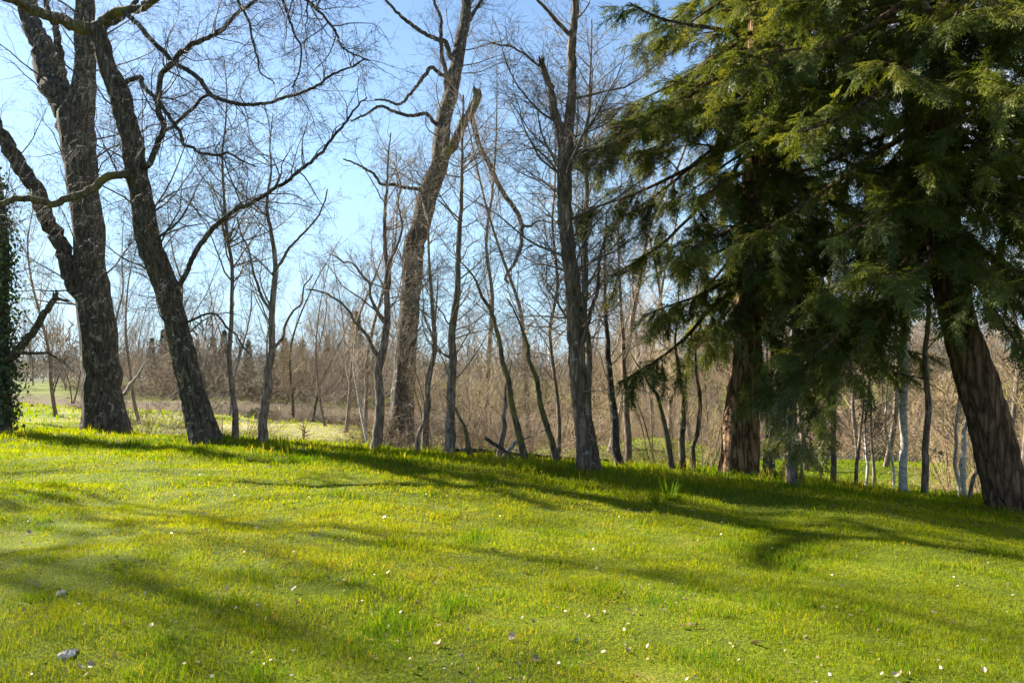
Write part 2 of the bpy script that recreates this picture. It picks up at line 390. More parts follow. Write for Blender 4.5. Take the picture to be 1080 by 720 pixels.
# ------------------------------------------------------------------ grass
def blades(x, y, hgt, wid, rnd, rng, lean=.55):
    n = len(x)
    z = ground_z(x, y) - .01
    a = rng.uniform(0, 2 * np.pi, n); b = rng.uniform(0, 2 * np.pi, n)
    side = np.stack([np.cos(a), np.sin(a), np.zeros(n)], -1) * (wid / 2)[:, None]
    ld = np.stack([np.cos(b), np.sin(b), np.zeros(n)], -1) * (hgt * lean * rng.uniform(.2, 1.3, n))[:, None]
    base = np.stack([x, y, z], -1)
    up = np.zeros((n, 3)); up[:, 2] = hgt
    mid = base + up * .55 + ld * .35
    tip = base + up * rng.uniform(.75, 1, n)[:, None] + ld
    V = np.stack([base - side, base + side, mid + side * .75, mid - side * .75, tip], 1).reshape(-1, 3)
    k = np.arange(n)[:, None] * 5
    return V, k + np.array([0, 1, 2, 3]), k + np.array([3, 2, 4]), np.repeat(rnd, 5)

def build_grass():
    rng = np.random.default_rng(5)
    Vs, Qs, Ts, As, off = [], [], [], [], 0
    bands = [(3.2, 5.5, 5200, .0034), (5.5, 8, 3800, .0046), (8, 11, 2300, .0065), (11, 15, 950, .011), (15, 19, 620, .014), (19, 26, 330, .019), (26, 46, 70, .035), (46, 100, 7, .09)]
    for y0, y1, dens, w in bands:
        xr = y1 * .66 * 1.12 + 1.0
        n = int((y1 - y0) * 2 * xr * dens)
        x = rng.uniform(-xr, xr, n); y = rng.uniform(y0, y1, n)
        c = crest(x)
        dd = y - c
        patchy = .9 * vnoise(x, y, .5, 31) + .7 * vnoise(x, y, 2.2, 32) + 1.0 * vnoise(x, y, .17, 30)
        keep = np.abs(x) < y * .66 * 1.12 + 1
        keep &= rng.uniform(0, 1, n) < np.clip(.98 + patchy * 1.2, .30, 1)
        keep &= rng.uniform(0, 1, n) > .93 * np.maximum(litter(x, y), .85 * tan_patch(x, y))
        keep &= ~((np.abs(y - river_y(x)) < 6.5))
        x, y, dd, patchy = x[keep], y[keep], dd[keep], patchy[keep]; n = len(x)
        hgt = .022 + .032 * np.clip(patchy + .4, 0, 1.3) + .010 * w / .005
        lush = sstep(-4.0, -.6, dd) * (1 - sstep(2, 5, dd)) * np.interp(x, [-8, -4, 2, 5], [.45, .6, .9, 1.0])
        for (fx, fy, fr) in FEET: lush = np.maximum(lush, 1.6 * np.exp(-((x - fx) ** 2 + (y - fy) ** 2) / fr ** 2))
        hgt = hgt * rng.uniform(.55, 1.3, n) + .12 * lush * rng.uniform(.3, 1, n)
        hgt = np.where(rng.uniform(0, 1, n) < .012, hgt * 1.9, hgt)
        tuft_ = sstep(.16, .34, vnoise(x, y, .42, 43) + .35 * vnoise(x, y, .12, 44)) * (vnoise(x, y, 3.5, 45) > -.12)
        hgt = hgt * (1 + .85 * tuft_)
        tall = (rng.uniform(0, 1, n) < .07) & (dd > -1.3) & (dd < 2.5) & (vnoise(x, y, 1.3, 39) > .12)
        hgt = np.where(tall, rng.uniform(.16, .38, n), hgt)
        rnd = .46 + .15 * rng.normal(0, 1, n) * .8 + .22 * vnoise(x, y, .45, 35) + .30 * vnoise(x, y, 1.3, 33) + .25 * vnoise(x, y, 4.0, 34) - .30 * lush * np.interp(x, [-2, 4], [.25, 1])
        rnd = rnd - .20 * tuft_
        rnd = np.where(rng.uniform(0, 1, n) < .05, rng.uniform(.75, 1, n), rnd)
        if y0 > 25: rnd = .30 + .45 * (rnd - .5)
        rnd += .35 * tan_patch(x, y)
        flat = rng.uniform(0, 1, n) < .06 + .60 * np.clip(vnoise(x, y, .8, 37) + vnoise(x, y, 3, 38), 0, 1)
        rnd = np.where(flat | tall, rng.uniform(.82, 1, n), rnd); hgt = np.where(flat, hgt * .75, hgt)
        V, q, t, a = blades(x, y, hgt, w * rng.uniform(.7, 1.3, n), np.clip(rnd, 0, 1), rng, np.where(flat, 1.6, .55))
        Vs.append(V); Qs.append(q + off); Ts.append(t + off); As.append(a); off += len(V)
    o = link('grass', mesh('grass', np.concatenate(Vs), np.concatenate(Qs), np.concatenate(Ts), {'rnd': np.concatenate(As)}, smooth=False), M['grass'])
    struct(o, 'stuff')
    print('grass verts', off)
build_grass()

# ------------------------------------------------------------------ bare trees traced from the photograph, each at its own distance
def trace(spec, d0, tip=0.0, bow=0.0):
    """spec: (u, v, width px) ...; depth runs from d0 to d0+tip"""
    n = len(spec); P, R = [], []
    for i, (u, v, w) in enumerate(spec):
        s = i / (n - 1)
        d = d0 + tip * s + bow * math.sin(math.pi * s)
        P.append(at(u, v, d)); R.append(w * d / FPX / 2)
    return np.array(P), np.array(R)

def kink(P, R, amt, rng):
    """crooked growth: displaced midpoints"""
    if len(P) < 3: return P, R
    Q, S = [P[0]], [R[0]]
    for a, b, r0, r1 in zip(P[:-1], P[1:], R[:-1], R[1:]):
        L = np.linalg.norm(b - a); f = rng.uniform(.35, .65)
        Q += [a * (1 - f) + b * f + rng.normal(0, 1, 3) * L * amt, b]; S += [r0 * (1 - f) + r1 * f, r1]
    return np.array(Q), np.array(S)
def set_origin(V, o): return V - np.asarray(o)

def bare_tree(name, label, cat, trunk, d0, limbs=(), bark='maple', twig='twig_dark', seed=1, tip=0.0, flare=.15, S=24, levels=None, group=None, sink=True, limb_names=None, shoots=0, broken=False, fh=.4):
    """trunk: traced polyline from the ground up; limbs: list of (spec, tip depth change, broken?)"""
    rng = np.random.default_rng(seed)
    P, R = trace(trunk, d0, tip)
    if R[0] < .2: P, R = kink(P, R, .035, rng)
    base = P[0].copy(); base[2] = ground_z(base[0], base[1])
    if sink:
        P = np.vstack([[base[0], base[1], base[2] - .3], P]); R = np.concatenate([[R[0] * 1.02], R])
    t = thing(name, label, cat, base, group)
    Pm, Rm = spline(P, R, step=max(.10, R[0] * .45))
    Pm = Pm + np.concatenate([np.zeros((3, 3)), rng.normal(0, R[0] * .03, (len(Pm) - 3, 3))])
    link('trunk', trunk_mesh('trunk', Pm - base, Rm, S, flare, fh, .05, seed, broken=broken), M[bark], t)
    par = [spline(P, R, K=24)]
    pd = len(trunk)
    for k, lb in enumerate(limbs):
        spec, ltip, lbrk = lb[:3]
        lbark = lb[3] if len(lb) > 3 else bark
        # start depth: the nearest trunk/limb point in the picture
        u0, v0 = spec[0][:2]
        best = None
        for (PP, RR) in par:
            dx = PP[:, 0] / PP[:, 1] * FPX + 540; rz = (PP[:, 2] - CAM_Z) / PP[:, 1]
            dv = 360 - FPX * np.tan(np.arctan(rz) - PITCH)
            e = (dx - u0) ** 2 + (dv - v0) ** 2; j = int(e.argmin())
            if best is None or e[j] < best[0]: best = (e[j], PP[j, 1])
        spec = [(u, v, w * .8) for u, v, w in spec]
        LP, LR = trace(spec, best[1], ltip, bow=rng.uniform(-.4, .4))
        LP, LR = kink(LP, LR, .055, rng)
        PP, RR = spline(LP, LR, step=max(.09, LR[0] * .5))
        nj = rng.normal(0, 1, (len(PP), 3)) * LR[0] * .12; nj[0] = 0
        link('limb', trunk_mesh('limb', PP + nj - base, RR, 14 if LR[0] > .08 else 8, 0, 1, .06, seed * 31 + k, broken=lbrk), M[lbark], t)
        par.append(spline(LP, LR, K=24))
    P = np.array([p for p, _ in par]); R = np.array([r for _, r in par])
    twigs = []
    cur = [(P, R)]
    lv = levels or [dict(dens=.9, ln=.30, tr=(.35, 1), ang=(35, 75), up=.10, wig=.20, lmin=.7, lmax=3.2, K=9),
                    dict(dens=3.2, ln=.40, ang=(30, 70), up=.0, wig=.22, lmin=.35, lmax=1.5, K=7),
                    dict(dens=6.0, ln=.42, ang=(30, 70), up=-.03, wig=.22, lmin=.16, lmax=.7, K=5, rmin=.0028)]
    for i, L in enumerate(lv):
        a, b = grow(cur[-1][0], cur[-1][1], rng=rng, **L)
        cur.append((a, b))
        twigs.append(tubes(a - base, b, 5 if i == 0 else 3))
    V, q = combine(twigs)
    link('crown', mesh('crown', V, q), M[twig], t)
    if shoots:
        a, b = grow(P[:1], R[:1], shoots, .12, rng, tr=(.06, .95), ang=(50, 100), up=.06, wig=.28, lmin=.25, lmax=.9, K=7, rmin=.005, rl=.010, rr=.2)
        a2, b2 = grow(a, b, 5, .5, rng, tr=(.2, 1), ang=(30, 80), up=.03, wig=.25, lmin=.12, lmax=.45, K=5, rmin=.0035)
        V, q = combine([tubes(a - base, b, 4), tubes(a2 - base, b2, 3)])
        link('sprouts', mesh('sprouts', V, q), M['shoots'], t).name = 'sprout_foliage'
    print(name, 'twigs', [len(c[0]) for c in cur])
    return t

def levels(a=.9, b=3.2, c=6., up=.1, l1=(.7, 3.2), tr=(.35, 1), up2=0., up3=-.03, l2=(.35, 1.5), l3=(.16, .7), wig=.2, ang=(35, 75), d=5.):
    return [dict(dens=a * 3.0, ln=.34, tr=tr, ang=ang, up=up, wig=wig * .8, lmin=l1[0], lmax=l1[1], K=9, rl=.010, rmin=.006),
            dict(dens=b * 2.3, ln=.5, ang=(30, 70), up=up2, wig=wig, lmin=l2[0], lmax=l2[1] * 1.1, K=7, rl=.008, rmin=.0044),
            dict(dens=c * 1.5, ln=.55, ang=(25, 65), up=up3, wig=wig, lmin=l3[0] * 1.3, lmax=l3[1] * 1.3, K=5, rmin=.0034),
            dict(dens=d * 1.2, ln=.6, ang=(25, 65), up=up3, wig=wig, lmin=.12, lmax=.5, K=4, rmin=.0027)]

dA = on_ground(110, 456)[1]
bare_tree('maple_tree', 'massive grey three-stemmed bare maple, thickest trunk, standing on the grass crest', 'tree',
    [(112, 457, 52), (109, 425, 44), (107, 390, 40), (101, 334, 40), (96, 277, 33), (95, 262, 32), (90, 206, 33), (82, 150, 39), (81, 122, 40), (87, 98, 29), (90, 76, 24), (89, 37, 23), (89, 0, 20), (94, -60, 15), (104, -110, 9), (110, -150, 4)], dA,
    limbs=[([(81, 150, 30), (70, 112, 40), (52, 75, 38), (38, 37, 27), (29, 0, 24), (20, -50, 18), (6, -100, 11), (-2, -150, 5)], 1.5, False),
           ([(97, 338, 27), (86, 315, 25), (71, 277, 22), (54, 240, 23), (48, 225, 22), (23, 180, 22), (6, 148, 20), (-12, 118, 18), (-45, 60, 14), (-90, -20, 8)], -1.5, False),
           ([(66, 95, 12), (61, 45, 10), (50, 10, 8), (44, -50, 5)], -.8, False),
           ([(92, 60, 9), (108, 34, 8), (130, 18, 7), (168, -30, 5), (220, -70, 3)], -2, False)],
    seed=3, levels=levels(.5, 1.7, 2.6, up=.06, tr=(.2, 1), d=3.), fh=.55, flare=.12, shoots=12)

dB = on_ground(217, 466)[1]
bare_tree('maple_tree', 'leaning bare maple with crooked mossy limbs beside the massive maple', 'tree',
    [(217, 466, 33), (205, 420, 28), (193, 371, 26), (184, 334, 26), (173, 296, 27), (158, 259, 27), (152, 225, 26), (144, 187, 24), (138, 150, 23), (125, 98, 23), (113, 72, 20), (107, 45, 18), (100, 27, 17)], dB, tip=-1.0,
    limbs=[([(105, 30, 17), (75, 26, 17), (49, 16, 15), (18, 2, 13), (-20, -18, 10)], -1.5, False, 'mossy'),
           ([(104, 28, 15), (131, 11, 13), (161, 0, 11), (195, -22, 8), (250, -50, 4)], -1.2, False, 'mossy'),
           ([(143, 184, 13), (133, 184, 12), (116, 186, 12), (101, 197, 12), (82, 206, 11), (56, 216, 11), (30, 210, 10), (0, 216, 9), (-35, 222, 6)], -1.8, False, 'mossy'),
           ([(150, 178, 10), (156, 174, 9), (169, 146, 9), (173, 135, 9), (165, 105, 8), (169, 79, 8), (182, 66, 9), (188, 58, 8), (217, 41, 7), (240, 26, 6), (266, 4, 5), (300, -30, 3)], -1.6, False),
           ([(182, 64, 7), (202, 77, 7), (221, 99, 7), (247, 109, 6), (281, 109, 5), (312, 100, 5), (339, 88, 4), (354, 77, 3.5), (384, 62, 2.5)], -1.5, False),
           ([(170, 137, 5), (182, 134, 5), (206, 112, 5), (221, 99, 5)], 0, False),
           ([(125, 90, 7), (135, 86, 7), (148, 81, 7), (161, 101, 6), (184, 131, 6), (193, 152, 5), (210, 161, 4), (240, 161, 3.5), (270, 176, 2)], -2.2, False),
           ([(131, 13, 8), (158, 41, 7), (180, 62, 7)], 0, False),
           ([(185, 320, 9), (191, 296, 8), (202, 274, 8), (225, 240, 8), (249, 221, 7), (279, 206, 6), (301, 193, 5.5), (324, 174, 5), (350, 146, 4), (365, 129, 3.5), (387, 103, 2)], -1.5, False),
           ([(150, 5, 9), (200, -42, 8), (270, -36, 7), (325, 2, 5), (355, 36, 4), (388, 64, 2)], -2.2, False),
           ([(205, -42, 6), (246, -18, 5), (262, 22, 4), (272, 62, 3), (290, 88, 1.5)], -1.2, False),
           ([(285, -30, 5), (305, 20, 4), (318, 50, 3), (308, 92, 2)], .8, False),
           ([(195, 340, 4), (225, 330, 3.5), (248, 352, 3), (262, 372, 2)], -1.5, False)],
    seed=4, levels=levels(2.2, 3.0, 4.6, up=.0, up2=-.05, up3=-.08, l1=(.9, 3.2), tr=(.25, 1), wig=.26), shoots=26)

dC = on_ground(421, 471)[1]
bare_tree('maple_tree', 'tall bare maple with a splintered mossy side stem and a limb dangling from it', 'tree',
    [(421, 471, 35), (423, 440, 28), (425, 410, 26), (431, 335, 24), (436, 260, 24), (443, 240, 23), (451, 206, 23), (463, 169, 20), (467, 131, 18), (476, 94, 17), (484, 56, 15), (491, 19, 13), (493, 0, 12), (500, -70, 10), (496, -150, 6), (505, -230, 3)], dC,
    limbs=[([(463, 172, 16), (471, 161, 16), (481, 146, 15), (492, 124, 14), (505, 97, 12)], -.6, True, 'mossy'),
           ([(497, 118, 5), (499, 128, 8), (509, 161, 8), (524, 191, 7.5), (541, 217, 7), (550, 236, 7), (549, 262, 6), (541, 281, 5), (533, 294, 4.5), (536, 298, 3)], -.3, False),
           ([(550, 237, 5), (559, 239, 4), (567, 233, 3), (584, 236, 2)], .2, False),
           ([(476, 62, 8), (470, 45, 7), (448, 36, 6), (422, 16, 5), (398, -8, 3)], -1, False),
           ([(472, 110, 7), (470, 75, 7), (466, 58, 6), (465, 20, 5), (456, -20, 3)], -.8, False),
           ([(473, 82, 6), (455, 71, 6), (440, 90, 5), (422, 110, 4), (396, 105, 2.5)], -.9, False),
           ([(464, 135, 6), (450, 120, 6), (430, 122, 5), (400, 112, 4), (370, 128, 2)], -1.3, False),
           ([(452, 198, 6), (420, 196, 5), (402, 194, 4.5), (385, 178, 3.5), (362, 168, 2)], -1.6, False),
           ([(490, 30, 6), (505, 5, 5), (530, -30, 4), (560, -60, 2)], .6, False)],
    seed=5, levels=levels(.9, 2.6, 4.2, up=.04, tr=(.2, 1)), shoots=3)

dD = 15.3
bare_tree('maple_tree', 'tall bare tree with a forked trunk, one fork snapped off, beside the firs', 'tree',
    [(620, 493, 27), (616, 447, 22), (611, 410, 21), (607, 354, 20), (604, 297, 18), (600, 260, 17), (596, 225, 17), (596, 187, 17), (597, 155, 17), (600, 130, 13), (603, 94, 10), (603, 56, 10), (604, 37, 9), (607, 0, 8), (604, -70, 6), (610, -150, 3)], dD, bark='maple_tan', twig='twig_dark',
    limbs=[([(596, 165, 15), (592, 138, 14), (584, 112, 13), (578, 86, 10), (571, 64, 9)], -.4, True),
           ([(604, 42, 7), (587, 22, 6), (580, 14, 5), (563, -4, 4), (545, -40, 2)], -.6, False),
           ([(612, 368, 7), (617, 348, 7), (624, 325, 6), (631, 285, 5), (641, 245, 3)], .7, False),
           ([(573, 72, 4), (555, 58, 3.5), (538, 48, 3), (520, 45, 2)], -.6, False)],
    seed=6, levels=levels(1.7, 3.8, 6.0, up=.06, tr=(.2, 1), l1=(.8, 2.8)), shoots=9)

# slimmer trees along and behind the crest
def slim(label, spec, d0, seed, bark='alder', twig='twig_tan', name='alder_tree', lv=None, limbs=(), **kw):
    spec = [(u, v, w * .9 * (1 - .5 * (i / (len(spec) - 1)) ** 1.5)) for i, (u, v, w) in enumerate(spec)]
    return bare_tree(name, label, 'tree', spec, d0, limbs=limbs, bark=bark, twig=twig, seed=seed, flare=.2, S=12, fh=.15,
                     shoots=1.5, levels=lv or levels(1.5, 2.9, 4.2, up=.10, tr=(.36, 1), l1=(.7, 2.6), l2=(.35, 1.2), l3=(.2, .6)), **kw)
slim('thin straight bare sapling right beside the leaning maple trunk', [(248, 462, 9), (246, 420, 7), (244, 340, 6), (240, 250, 5), (238, 130, 3), (236, 60, 2)], 20.5, 21)
slim('slender dark bare tree rising alone out of the crest between two big maples', [(278, 468, 13), (283, 410, 11), (287, 370, 10), (288, 310, 8), (287, 250, 7), (286, 180, 4), (288, 120, 2)], 19.6, 22,
     limbs=[([(287, 370, 5), (300, 345, 4), (318, 320, 3), (330, 290, 2)], .5, False), ([(287, 330, 5), (272, 300, 4), (262, 262, 3), (250, 230, 2)], .3, False), ([(287, 290, 5), (305, 262, 4), (330, 235, 3), (345, 200, 2)], -.5, False)])
slim('grey bare tree with low forking limbs close behind the tall splintered maple', [(397, 472, 14), (401, 420, 12), (404, 370, 11), (408, 310, 9), (406, 260, 7), (408, 200, 5), (412, 140, 3)], 18.8, 23,
     limbs=[([(403, 382, 7), (388, 355, 5), (370, 330, 4), (345, 310, 3), (322, 305, 2)], -.5, False), ([(405, 340, 6), (390, 300, 4), (372, 278, 3), (350, 268, 2)], .6, False), ([(407, 300, 6), (418, 262, 4), (420, 215, 3), (415, 170, 2)], .4, False)])
slim('pale crooked sapling leaning in front of the thicket', [(389, 473, 5), (382, 440, 4), (377, 410, 4), (373, 380, 3), (376, 340, 2)], 21, 24, bark='birch')
slim('pinkish bare stem standing just right of the tall splintered maple', [(448, 480, 10), (449, 440, 9), (451, 400, 8), (456, 320, 7), (452, 262, 5), (455, 180, 3)], 18.6, 25)
slim('forking bare stem close by the pinkish one, both right of the splintered maple', [(441, 478, 5), (447, 445, 5), (452, 410, 5), (458, 350, 4), (462, 290, 3)], 17.6, 26)
slim('straight bare alder with a dark lower trunk halfway between two big bare trees', [(473, 488, 15), (475, 440, 13), (478, 380, 12), (482, 310, 10), (484, 250, 9), (487, 180, 7), (489, 100, 4)], 17.3, 27, lv=levels(1.8, 3.4, 5, up=.05, tr=(.2, 1), l1=(.5, 2.0)))
slim('arching bare stem curving up to the left out of the fallen logs', [(558, 499, 9), (549, 465, 9), (543, 440, 8), (536, 400, 8), (528, 365, 7), (517, 325, 6), (503, 298, 5), (490, 280, 3), (474, 268, 2)], 16.4, 28, bark='mossy', name='leaning_tree')
slim('second arching stem, nearer the forked tree, sweeping up to the left', [(590, 499, 9), (582, 465, 8), (574, 440, 8), (566, 400, 7), (557, 365, 6), (548, 340, 4), (535, 315, 3)], 16.6, 29, bark='mossy', name='leaning_tree')
slim('short dark crooked stem standing amid the fallen logs', [(523, 496, 10), (529, 465, 8), (531, 440, 7), (533, 410, 5), (540, 380, 3)], 17.4, 30, name='leaning_tree')
slim('stubby mossy stem leaning in the brush left of the fallen logs', [(498, 492, 7), (494, 470, 7), (490, 450, 5), (480, 430, 4), (468, 415, 2)], 17, 31, bark='mossy', name='leaning_tree')
slim('thin straight pole tree just left of the forked tree', [(588, 490, 5.5), (588, 420, 5), (588, 300, 5), (585, 200, 4), (584, 110, 2.5)], 18.5, 32, lv=levels(2.0, 3.4, 4.5, up=.05, tr=(.2, 1), l1=(.4, 1.6)))
slim('slender reddish trunk standing tight behind the forked tree', [(625, 490, 9), (620, 420, 9), (616, 330, 9), (617, 262, 9), (619, 210, 8), (617, 150, 7), (622, 90, 5), (624, 20, 3)], 16.6, 33, lv=levels(2.0, 3.4, 5, up=.08, tr=(.25, 1), l1=(.4, 1.8)))
slim('dark slender trunk leaning left between the forked tree and the fir', [(655, 494, 12), (648, 440, 11), (643, 395, 10), (641, 360, 8), (638, 300, 6), (640, 220, 3)], 17, 34, bark='maple')
slim('grey slender trunk paired tightly with the dark leaning one', [(662, 494, 10), (661, 440, 9), (658, 390, 8), (655, 330, 6), (652, 250, 4), (655, 180, 2)], 18.4, 35)
slim('mossy curved alder stem, first of the trio left of the fir trunk', [(709, 496, 8), (704, 465, 8), (699, 440, 7), (692, 415, 6), (680, 395, 4), (664, 370, 2)], 16.6, 36, bark='mossy', twig='twig_tan')
slim('mossy upright alder stem, middle one of the trio left of the fir trunk', [(720, 497, 9), (719, 460, 9), (720, 430, 8), (717, 400, 7), (712, 360, 5), (716, 300, 3)], 16.9, 37, bark='mossy')
slim('mossy alder stem bending right, nearest of the trio to the fir trunk', [(731, 496, 7), (731, 470, 7), (737, 445, 6.5), (738, 415, 6), (734, 380, 5), (742, 330, 3)], 16.7, 38, bark='mossy')
slim('grey straight trunk standing in the clear meadow right of the cedar', [(879, 514, 8), (879, 460, 7), (880, 400, 7), (881, 350, 6.5), (882, 250, 5), (884, 150, 3)], 16, 39, lv=levels(.9, 2.5, 4, up=.1, tr=(.4, 1), l1=(.4, 1.6)))
slim('pale straight birch trunk, whitest of the slim trunks right of the fir', [(953, 524, 11), (954, 470, 10), (955, 400, 10), (956, 330, 9), (957, 250, 8), (958, 120, 5)], 15.2, 40, bark='birch', name='birch_tree', lv=levels(.9, 2.5, 4, up=.1, tr=(.5, 1), l1=(.4, 1.6)))
slim('grey-brown straight trunk just right of the pale birch', [(975, 528, 9), (976, 470, 8), (977, 400, 8), (979, 340, 7), (980, 260, 6), (983, 150, 4)], 15.0, 41, lv=levels(.9, 2.5, 4, up=.1, tr=(.4, 1), l1=(.4, 1.6)))
slim('pale twisted stem, thickest of the clump left of the leaning fir', [(1018, 529, 8), (1016, 500, 8), (1017, 470, 7), (1020, 440, 6), (1024, 400, 5), (1020, 350, 3)], 15.0, 42, bark='birch', name='birch_tree')
slim('thin pale stem leaning left in the clump by the leaning fir', [(1013, 529, 5), (1007, 490, 5), (1008, 450, 4.5), (1012, 400, 4), (1006, 350, 2.5)], 15.2, 43, bark='birch', name='birch_tree')
slim('short dark stem bending right in the clump by the leaning fir', [(1022, 530, 5), (1026, 505, 5), (1034, 485, 4), (1036, 462, 3), (1044, 430, 2)], 14.8, 44, name='leaning_tree')
for k, (u, v, w, sd) in enumerate([(903, 516, 5, 45), (913, 518, 4, 46), (921, 519, 4.5, 47), (942, 519, 4, 48)]):
    lean = (k - 1.5) * 5
    slim(['thin dark sapling leaning left of the pale birch', 'hair-thin pale sapling among the saplings before the meadow', 'thin tan sapling with upright twigs in the sapling row', 'short thin sapling almost touching the pale birch'][k],
         [(u, v, w), (u - lean * .3, v - 40, w * .9), (u - lean, v - 90, w * .8), (u - lean * .6, v - 170, w * .4)], 15.6 + .3 * k, sd, bark='birch' if k % 2 else 'alder', name='sapling', lv=levels(2.5, 4, 5, up=.12, tr=(.2, 1), l1=(.3, 1.2), l2=(.15, .5), l3=(.1, .3)))

# ------------------------------------------------------------------ conifers
def spray_template(rng, L=.40, side=8, nl=.055, nw=.02):
    tr = []
    def blade(p, d, l, w, nrm):
        s = np.cross(d, nrm); s = s / np.linalg.norm(s) * w / 2
        tr.append([p - s, p + s, p + d * l])
    def line(p, d, l, droop):
        k = max(2, int(l / .034))
        q = p.copy(); dd = d.copy()
        for i in range(k):
            dd = dd + np.array([0, 0, -droop]); dd /= np.linalg.norm(dd)
            for sgn in (-1, 1):
                lat = np.cross([0, 0, 1.0], dd); lat /= np.linalg.norm(lat)
                nd = dd * .75 + lat * sgn * .75 + np.array([0, 0, rng.uniform(-.45, .25)]); nd /= np.linalg.norm(nd)
                blade(q, nd, nl * rng.uniform(.7, 1.2), nw, np.array([rng.uniform(-.4, .4), rng.uniform(-.4, .4), 1.0]))
            q = q + dd * l / k
        blade(q, dd, nl, nw, np.array([0, 0, 1.0]))
        return q
    p = np.zeros(3); d = np.array([1.0, 0, 0])
    line(p, d, L, .03)
    for i in range(side):
        s = (i + .7) / side
        sg = 1 if i % 2 else -1
        a = np.radians(rng.uniform(28, 75)) * sg
        l = .19 * (1 - .6 * s) * rng.uniform(.75, 1.15)
        line(np.array([L * s * .95, 0, -.05 * s * s]), np.array([math.cos(a), math.sin(a), rng.uniform(-.45, .15)]), l, .07)
    return np.array(tr)            # (T,3,3)

def place_sprays(P, D, U, S, rnd, tmpl, rng):
    """P origins, D directions, U up hints, S scales"""
    X = norm(D); Y = norm(np.cross(U, X)); Z = np.cross(X, Y)
    Rm = np.stack([X, Y, Z], -1) * S[:, None, None]         # columns
    out = []; at_ = []
    k = rng.integers(0, len(tmpl), len(P))
    for j, T in enumerate(tmpl):
        m = k == j
        v = np.einsum('nij,tj->nti', Rm[m], T.reshape(-1, 3)) + P[m][:, None]
        out.append(v.reshape(-1, 3))
        nv = len(T) * 3
        a = np.repeat(rnd[m], nv).reshape(-1, nv) + np.repeat(rng.normal(0, .09, (m.sum(), len(T))), 3, axis=1)
        at_.append(np.clip(a, 0, 1).ravel())
    V = np.concatenate(out); return V, np.arange(len(V)).reshape(-1, 3), np.concatenate(at_)

def walk(P0, D0, L, K, bend, wig, rng):
    """polylines with a bend (M,K) added to the direction's z at each step"""
    M_ = len(P0); out = np.zeros((M_, K, 3)); out[:, 0] = P0; d = norm(D0); p = P0.copy()
    for k in range(1, K):
        d = d + wig * rng.normal(0, 1, (M_, 3)); d[:, 2] += bend[:, k]; d = norm(d)
        p = p + d * (L / (K - 1))[:, None]; out[:, k] = p
    return out

